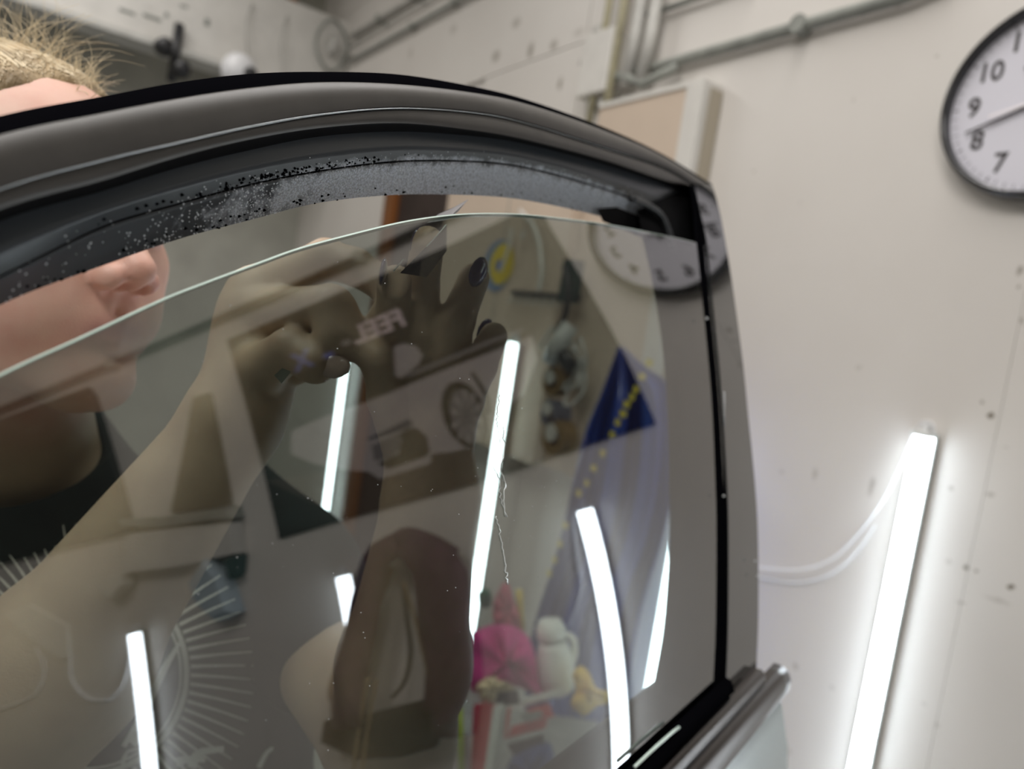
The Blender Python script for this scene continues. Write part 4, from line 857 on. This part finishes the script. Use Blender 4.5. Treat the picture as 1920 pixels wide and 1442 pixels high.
for _ in range(1500):                      # lying along the head from the hairline backwards
    th = random.uniform(-1.5, 1.5); x0 = .072 * math.sin(th); y0 = .055 * math.cos(th) * random.uniform(.6, 1.05); z0 = .095 - .05 * abs(math.sin(th)) ** 2 + random.uniform(-.02, .02)
    def onh(x, y, z, e):
        p = hw(x, y, z); n_ = bvh.find_nearest(Vector(p)); q_ = np.array(n_[0]); c = hw(0, -.02, .03); o_ = (q_ - c); return q_ + o_ / np.linalg.norm(o_) * e
    e = random.uniform(.0006, .004)
    a = onh(x0, y0, z0, .0003); b_ = onh(x0 * 1.05, y0 - .04, z0 + .03, e + .002); c = onh(x0 * .9, y0 - .09, z0 + .02, e)
    strand(a, b_ * 1.0, c, random.uniform(.0003, .0005))
for _ in range(260):                       # flyaways above the crown and fringe
    bx = random.uniform(-20, 185); by = 108 + .42 * max(0, bx - 50) + random.uniform(-12, 30)
    dd = random.uniform(.43, .50); a = EYE + CR * (bx - 960) / F * dd - CU * (by - 721) / F * dd + CF * dd
    ang = random.uniform(-2.6, -.7); l = random.uniform(.010, .034) * (1.5 if bx < 110 else .7); s_ = random.choice((-1, 1))
    m_ = a + (CR * math.cos(ang) - CU * math.sin(ang)) * l * .6; c = m_ + (CR * math.cos(ang + s_ * 1.1) - CU * math.sin(ang + s_ * 1.1)) * l * .7
    strand(a, m_, c, random.uniform(.0002, .00036), 9)
st.build('loose_strands', strm, hr, True, kind='stuff')
# eyebrows hidden by the frame, kept simple
for sx in (-1, 1): MB().tube([hw(sx * .014, .094, .022), hw(sx * .03, .090, .028), hw(sx * .046, .078, .022)], [.002, .003, .001], 6).build('eyebrow', hairm, per, True)

# ------------------------------------------------------------------ work cart with things seen through the clear glass
cd = 1.30
def Q3(px, py, d=cd): return CP(px, py, d)
XH = np.array([CR[0], CR[1], 0]); XH /= np.linalg.norm(XH); YH = np.array([-XH[1], XH[0], 0])
cart0 = Q3(1000, 1440, 1.32)
ztop = cart0[2] - .02
cart = empty('tool_cart', np.array([cart0[0] - .05, cart0[1] + .1, 0]), 'grey steel tool cart behind the window carrying cloths and bottles', 'cart')
cc = np.array([cart0[0] - .10, cart0[1] + .08, 0]); AXH = (XH, YH, UP)
for zz in (ztop - .012, .25): MB().box(cc + UP * zz, AXH, (.36, .15, .012)).build('tray', M['greyd'], cart)
for sx in (-1, 1):
    for sy in (-1, 1): MB().box(cc + XH * .345 * sx + YH * .135 * sy + UP * (ztop / 2 + .02), AXH, (.012, .012, ztop / 2 - .035)).build('leg', M['greyd'], cart); MB().lathe(cc + XH * .345 * sx + YH * .135 * sy + UP * .03 - YH * .01, YH, [(.03, 0), (.03, .02)], 16).build('caster', M['dark'], cart)
def cloth(name, label, pts, col, d, thick=.05, cat='cloth', seed=1, m=None):
    rr = random.Random(seed); c = np.mean(pts, axis=0); P = interp(list(pts) + [pts[0]], 40)[:-1]; V = []; rings = 7; n = len(P)
    for i in range(rings):
        t = i / (rings - 1)
        for j, p in enumerate(P):
            q_ = c + (p - c) * math.cos(t * math.pi / 2) ** .6; w_ = math.sin(t * math.pi / 2); fold_ = .25 * math.sin(j * .9 + seed) + .2 * math.sin(j * .37 + 5 * t)
            V.append(Q3(q_[0], q_[1], d - thick * w_ * (1 + fold_) * (1 if i else 0)))
    for j, p in enumerate(P): V.append(Q3(p[0], p[1], d + thick * .6))
    Fc = [(i * n + j, i * n + (j + 1) % n, (i + 1) * n + (j + 1) % n, (i + 1) * n + j) for i in range(rings - 1) for j in range(n)]
    Fc += [(rings * n + j, rings * n + (j + 1) % n, (j + 1) % n, j) for j in range(n)] + [tuple(range(rings * n, rings * n + n)), tuple(range((rings - 1) * n, rings * n))[::-1]]
    return put(mesh(name, V, Fc, m or mat(name + '_cloth', col, .9, noise=.25, nscale=25), None, True), label, cat)
cloth('magenta_towel', 'bunched magenta towel on the tool cart below the raised forearm', [(885, 1185), (930, 1170), (975, 1180), (1000, 1215), (1012, 1290), (1018, 1310), (960, 1285), (900, 1300), (880, 1280)], (.55, .03, .22), 1.28, seed=2)
cloth('pink_bag', 'dusty pink bag slumped upright behind the magenta towel', [(925, 1130), (940, 1098), (953, 1094), (962, 1120), (975, 1160), (972, 1192), (940, 1190), (925, 1165)], (.45, .08, .13), 1.36, .04, 'bag', 3)
cloth('green_cloth', 'small dark green cloth behind the pink bag', [(895, 1110), (915, 1104), (922, 1125), (915, 1140), (898, 1135)], (.0, .12, .06), 1.42, .03, 'cloth', 4)
cloth('navy_cloth', 'dark navy folded cloth at the front of the cart', [(950, 1440), (965, 1415), (1010, 1395), (1035, 1400), (1045, 1500), (1000, 1520), (950, 1500)], (.01, .03, .13), 1.20, .04, 'cloth', 5)
cloth('yellow_glove', 'crumpled yellow rubber glove beside the white bottle', [(1072, 1265), (1088, 1248), (1105, 1262), (1118, 1290), (1142, 1298), (1138, 1318), (1118, 1325), (1095, 1342), (1070, 1320), (1080, 1295)], (.75, .50, .05), 1.24, .03, 'glove', 6)
cloth('cream_sponge', 'cream sponge block between towel and red caddy', [(890, 1290), (905, 1272), (930, 1268), (950, 1278), (965, 1290), (950, 1305), (920, 1320), (905, 1315)], (.62, .52, .32), 1.24, .03, 'sponge', 7)
# white bottle
t = empty('white_bottle', Q3(1038, 1330), 'squat white plastic jug with screw lid on the cart', 'bottle')
ax = Q3(1036, 1180) - Q3(1045, 1290); ax /= np.linalg.norm(ax)
wm = mat('white_translucent_plastic', (.78, .80, .76), .35)
MB().lathe(Q3(1044, 1290), ax, [(.02, -.01), (.032, .0), (.036, .03), (.035, .055), (.028, .075), (.026, .085)], 24).build('jug_body', wm, t, True)
MB().lathe(Q3(1034, 1192), ax, [(.0255, -.004), (.027, 0), (.027, .016), (.023, .020), (.021, .028)], 24).build('screw_lid', wm, t, True)
MB().tube(interp([Q3(1062, 1190), Q3(1075, 1200), Q3(1076, 1230), Q3(1064, 1260)], 12), .007, 8).build('grip', wm, t, True)
# red caddy
t = empty('red_caddy', Q3(975, 1400), 'red plastic tool caddy with white strips and grey clips on the cart', 'caddy')
redm = mat('red_plastic', (.50, .03, .03), .35); 
def slab(name, pts, d, th, m, par): return MB().prism([Q3(x, y, d) for x, y in pts], [Q3(x, y, d + th) for x, y in pts]).build(name, m, par, bevel=.002)
slab('side_wall', [(888, 1322), (915, 1315), (905, 1442), (890, 1500), (880, 1500)], 1.22, .05, redm, t); slab('front_wall', [(905, 1318), (938, 1322), (912, 1500), (885, 1500)], 1.21, .04, redm, t)
slab('rim_bar', [(950, 1385), (1022, 1366), (1028, 1345), (1000, 1350), (960, 1362)], 1.20, .04, redm, t); slab('upper_lip', [(985, 1330), (1030, 1318), (1040, 1345), (1000, 1345)], 1.21, .03, redm, t)
slab('white_strip', [(925, 1325), (945, 1318), (935, 1380), (915, 1500), (900, 1500)], 1.20, .01, wm, t); slab('pink_strip', [(950, 1330), (960, 1325), (950, 1385), (944, 1385)], 1.195, .01, mat('pale_red_plastic', (.55, .16, .13), .4), t)
slab('grey_clip', [(972, 1340), (1015, 1332), (1018, 1340), (985, 1352)], 1.19, .02, M['greyd'], t); slab('white_label', [(970, 1310), (1060, 1290), (1066, 1300), (980, 1325)], 1.22, .02, wm, t)
put(slab('black_case', [(925, 1300), (970, 1293), (975, 1320), (935, 1325)], 1.21, .04, M['dark'], None), 'small black case wedged behind the red caddy', 'case')
put(slab('black_pouch', [(950, 1395), (1020, 1375), (1022, 1400), (965, 1420)], 1.19, .05, M['dark'], None), 'flat black pouch lying against the navy cloth', 'pouch')
t = put(MB().tube([Q3(862, 1330, 1.2), Q3(864, 1390, 1.2), Q3(866, 1500, 1.2)], .0055, 10).build('green_tube', mat('yellow_green_plastic', (.35, .45, .05), .4), None, True), 'thin yellow green tube standing left of the red caddy', 'tube')
put(MB().tube([Q3(973, 1106, 1.4), Q3(976, 1150, 1.4), Q3(980, 1180, 1.4)], [.008, .006, .005], 10).build('brass_handle', mat('brass_yellow', (.50, .38, .05), .35, metal=.3), None, True), 'short brass yellow handle sticking up beside the pink bag', 'handle')
put(slab('grey_papers', [(775, 1415), (880, 1375), (885, 1500), (770, 1500)], 1.26, .05, mat('pale_lilac_paper', (.45, .42, .45), .8), None), 'pale lilac stack of papers low on the left of the cart', 'papers')
cloth('yellow_rag', 'crumpled yellow and red rag at the lower left of the cart', [(640, 1400), (680, 1390), (715, 1410), (740, 1440), (720, 1500), (650, 1500)], (.42, .30, .02), 1.15, .03, 'rag', 8)
cloth('dark_red_rag', 'dark red rag under the yellow one', [(615, 1345), (640, 1360), (665, 1400), (650, 1440), (625, 1420)], (.10, .015, .015), 1.15, .03, 'rag', 9)

# blue plastic sheet with yellow dashes, hanging beyond the glass
bt = empty('blue_sheet', W(1.3, -1.0, .2), 'translucent blue plastic sheet with a row of yellow dashes hanging behind the glass', 'plastic sheet')
bm2 = bpy.data.materials.new('translucent_blue_plastic'); bm2.use_nodes = True; nt = bm2.node_tree; b = nt.nodes['Principled BSDF']; b.inputs['Base Color'].default_value = (.012, .045, .42, 1); b.inputs['Roughness'].default_value = .22
tcx = nt.nodes.new('ShaderNodeTexCoord'); nzx = nt.nodes.new('ShaderNodeTexNoise'); nzx.inputs['Scale'].default_value = 7; mpx = nt.nodes.new('ShaderNodeMapping'); mpx.inputs['Scale'].default_value = (1, 1, .2); nt.links.new(tcx.outputs['Object'], mpx.inputs[0]); nt.links.new(mpx.outputs[0], nzx.inputs[0])
crx = nt.nodes.new('ShaderNodeValToRGB'); crx.color_ramp.elements[0].position = .35; crx.color_ramp.elements[1].position = .7; crx.color_ramp.elements[0].color = (.008, .025, .22, 1); crx.color_ramp.elements[1].color = (.03, .10, .50, 1); nt.links.new(nzx.outputs[0], crx.inputs[0]); nt.links.new(crx.outputs[0], b.inputs['Base Color'])
Lb = interp([(1160, 650), (1128, 735), (1098, 810), (1078, 890), (1062, 960), (1040, 1050), (1010, 1140), (990, 1220), (985, 1290), (985, 1380), (990, 1470)], 50); Rb = interp([(1168, 650), (1212, 690), (1250, 720), (1264, 800), (1262, 900), (1246, 1000), (1215, 1100), (1192, 1200), (1178, 1290), (1172, 1380), (1168, 1470)], 50)
rows = []
for i in range(50):
    r_ = []
    for j in range(40):
        t_ = j / 39; p = Lb[i] * (1 - t_) + Rb[i] * t_; amp = min(1, i / 12); o_ = .16 + amp * (.035 * math.sin(t_ * 17 + i * .06) + .015 * math.sin(t_ * 37 + i * .11)); s, z_ = wd(p[0], p[1], o_); r_.append(W(s, z_, o_))
    rows.append(r_)
v, f = loft(rows); o = mesh('folded_sheet', v, f, bm2, bt, True); sm = o.modifiers.new('thickness', 'SOLIDIFY'); sm.thickness = .0006
ym = mat('yellow_print', (.75, .62, .06), .5)
for x, y in [(1217, 680), (1204, 706), (1193, 730), (1185, 745), (1175, 758), (1168, 776), (1158, 792), (1148, 815), (1130, 850), (1113, 878), (1100, 906), (1085, 925), (1060, 985), (1050, 1020), (1040, 1050), (1030, 1075)]:
    s, z_ = wd(x, y, .225); MB().box(W(s, z_, .225), AX, (.006 + .004 * random.random(), .007, .0008)).build('yellow_dash', ym, bt)

# tools hung on the beige cupboard and beyond
def hung(px, py, o=.11): s, z = wd(px, py, o); return s, z
s, z = hung(932, 498, .105)
t = empty('round_sign', W(s, z, .102), 'round yellow and blue sticker on the beige cupboard, upper middle of the window', 'sticker')
MB().lathe(W(s, z, .1025), WN, [(.078, 0), (.078, .0015)], 40).build('blue_disc', mat('sticker_pale_blue', (.20, .27, .42), .5), t)
MB().lathe(W(s - .022, z + .005, .104), WN, [(.062, 0), (.062, .001)], 40).build('yellow_disc', mat('sticker_yellow', (.72, .55, .05), .5), t)
MB().lathe(W(s - .012, z + .0, .1055), WN, [(.018, 0), (.018, .0008)], 20).build('blue_dot', mat('sticker_blue', (.08, .14, .42), .5), t)
s0, z0 = hung(960, 548); s1, z1 = hung(1085, 560)
t = empty('hook_rail', W((s0 + s1) / 2, z0, .105), 'dark metal hook rail across the beige cupboard under the round sticker', 'rail')
wbox(MB(), s1, s0, z0 - .006, z0 + .006, .10, .115).build('rail', M['dark'], t)
for k in range(8): q_ = s1 + (s0 - s1) * (k + .5) / 8; MB().tube([W(q_, z0 - .005, .115), W(q_, z0 - .03, .125), W(q_, z0 - .028, .135)], .0025, 6).build('hook', M['conduit'], t)
for j, (px, py, lb, m_, r_) in enumerate([(1040, 715, 'upper brown tape roll hanging on the right of the cupboard', mat('brown_tape', (.16, .10, .04), .4), .038), (1035, 775, 'slate blue and white tape roll between two brown ones', mat('slate_tape', (.07, .09, .13), .4), .036), (1042, 820, 'lowest brown tape roll in the hanging column', mat('brown_tape_b', (.17, .11, .04), .4), .045)]):
    s, z = hung(px, py, .14); t = empty('tape_roll', W(s, z, .10), lb, 'tape', 'tape rolls hanging in a column')
    MB().lathe(W(s, z, .105), WN, [(r_, 0), (r_, .045), (r_ * .55, .045), (r_ * .5, .02)], 28).build('tape_band', m_, t); MB().lathe(W(s + .01, z + .01, .108), WN, [(r_ * .5, 0), (r_ * .5, .044)], 20).build('core', M['conduit'], t)
s, z = hung(1050, 650, .14)
t = empty('heat_gun', W(s, z, .1), 'grey heat gun hanging by its black cord above the tape rolls', 'heat gun')
MB().tube([W(*hung(1070, 610, .15), .15), W(*hung(1045, 650, .16), .16), W(*hung(1030, 678, .16), .16)], [.022, .028, .02], 14).build('barrel', mat('pale_grey_plastic', (.42, .42, .40), .4), t, True)
MB().tube([W(*hung(1045, 655, .16), .16), W(*hung(1075, 685, .15), .15)], .014, 10).build('grip', M['dark'], t, True)
MB().tube(interp([W(*hung(x, y, .15), .15) for x, y in [(1058, 500), (1066, 540), (1060, 590), (1042, 630), (1048, 670), (1070, 700)]], 24), .008, 8).build('cord', M['dark'], t, True)
s, z = hung(1072, 525, .12); t = put(wbox(MB(), s - .02, s + .02, z - .06, z + .05, .102, .14).build('dark_holster', mat('dark_green_case', (.03, .05, .045), .5)), 'dark green tool case beside the hook rail', 'case')
s, z = hung(1080, 700, .13); t = empty('tangled_hose', W(s, z, .1), 'pale tangled wire bundle right of the heat gun', 'wire')
MB().tube([W(s + .03 * math.sin(3.1 * a) , z + .06 * math.cos(2.3 * a) + .03 * math.sin(a), .13 + .01 * math.sin(5 * a)) for a in np.linspace(0, 9, 70)], .004, 6).build('wire_loop', M['conduit'], t, True)
cable('glint_and_stick', 'white gloss reflection shaped as a cord curving down from the glass edge', [Wp(x, y, .13) for x, y in [(975, 395), (998, 420), (1010, 450), (1014, 480), (1016, 510), (1010, 545)]], .006, M['white_paint'])  # this and the next two are glossy reflection streaks modelled as solid tubes
cable('reflection_streak', 'short white reflection streak left of the curved one', [Wp(x, y, .13) for x, y in [(960, 430), (952, 470), (938, 508)]], .005, M['white_paint'])
cable('reflection_streak', 'shortest white reflection streak between the other two', [Wp(x, y, .13) for x, y in [(984, 432), (978, 448)]], .005, M['white_paint'])
cable('glint_and_stick', 'short white stick leaning left of the hanging heat gun', [Wp(x, y, .13) for x, y in [(1038, 612), (1025, 630), (1012, 652)]], .005, M['white_paint'])
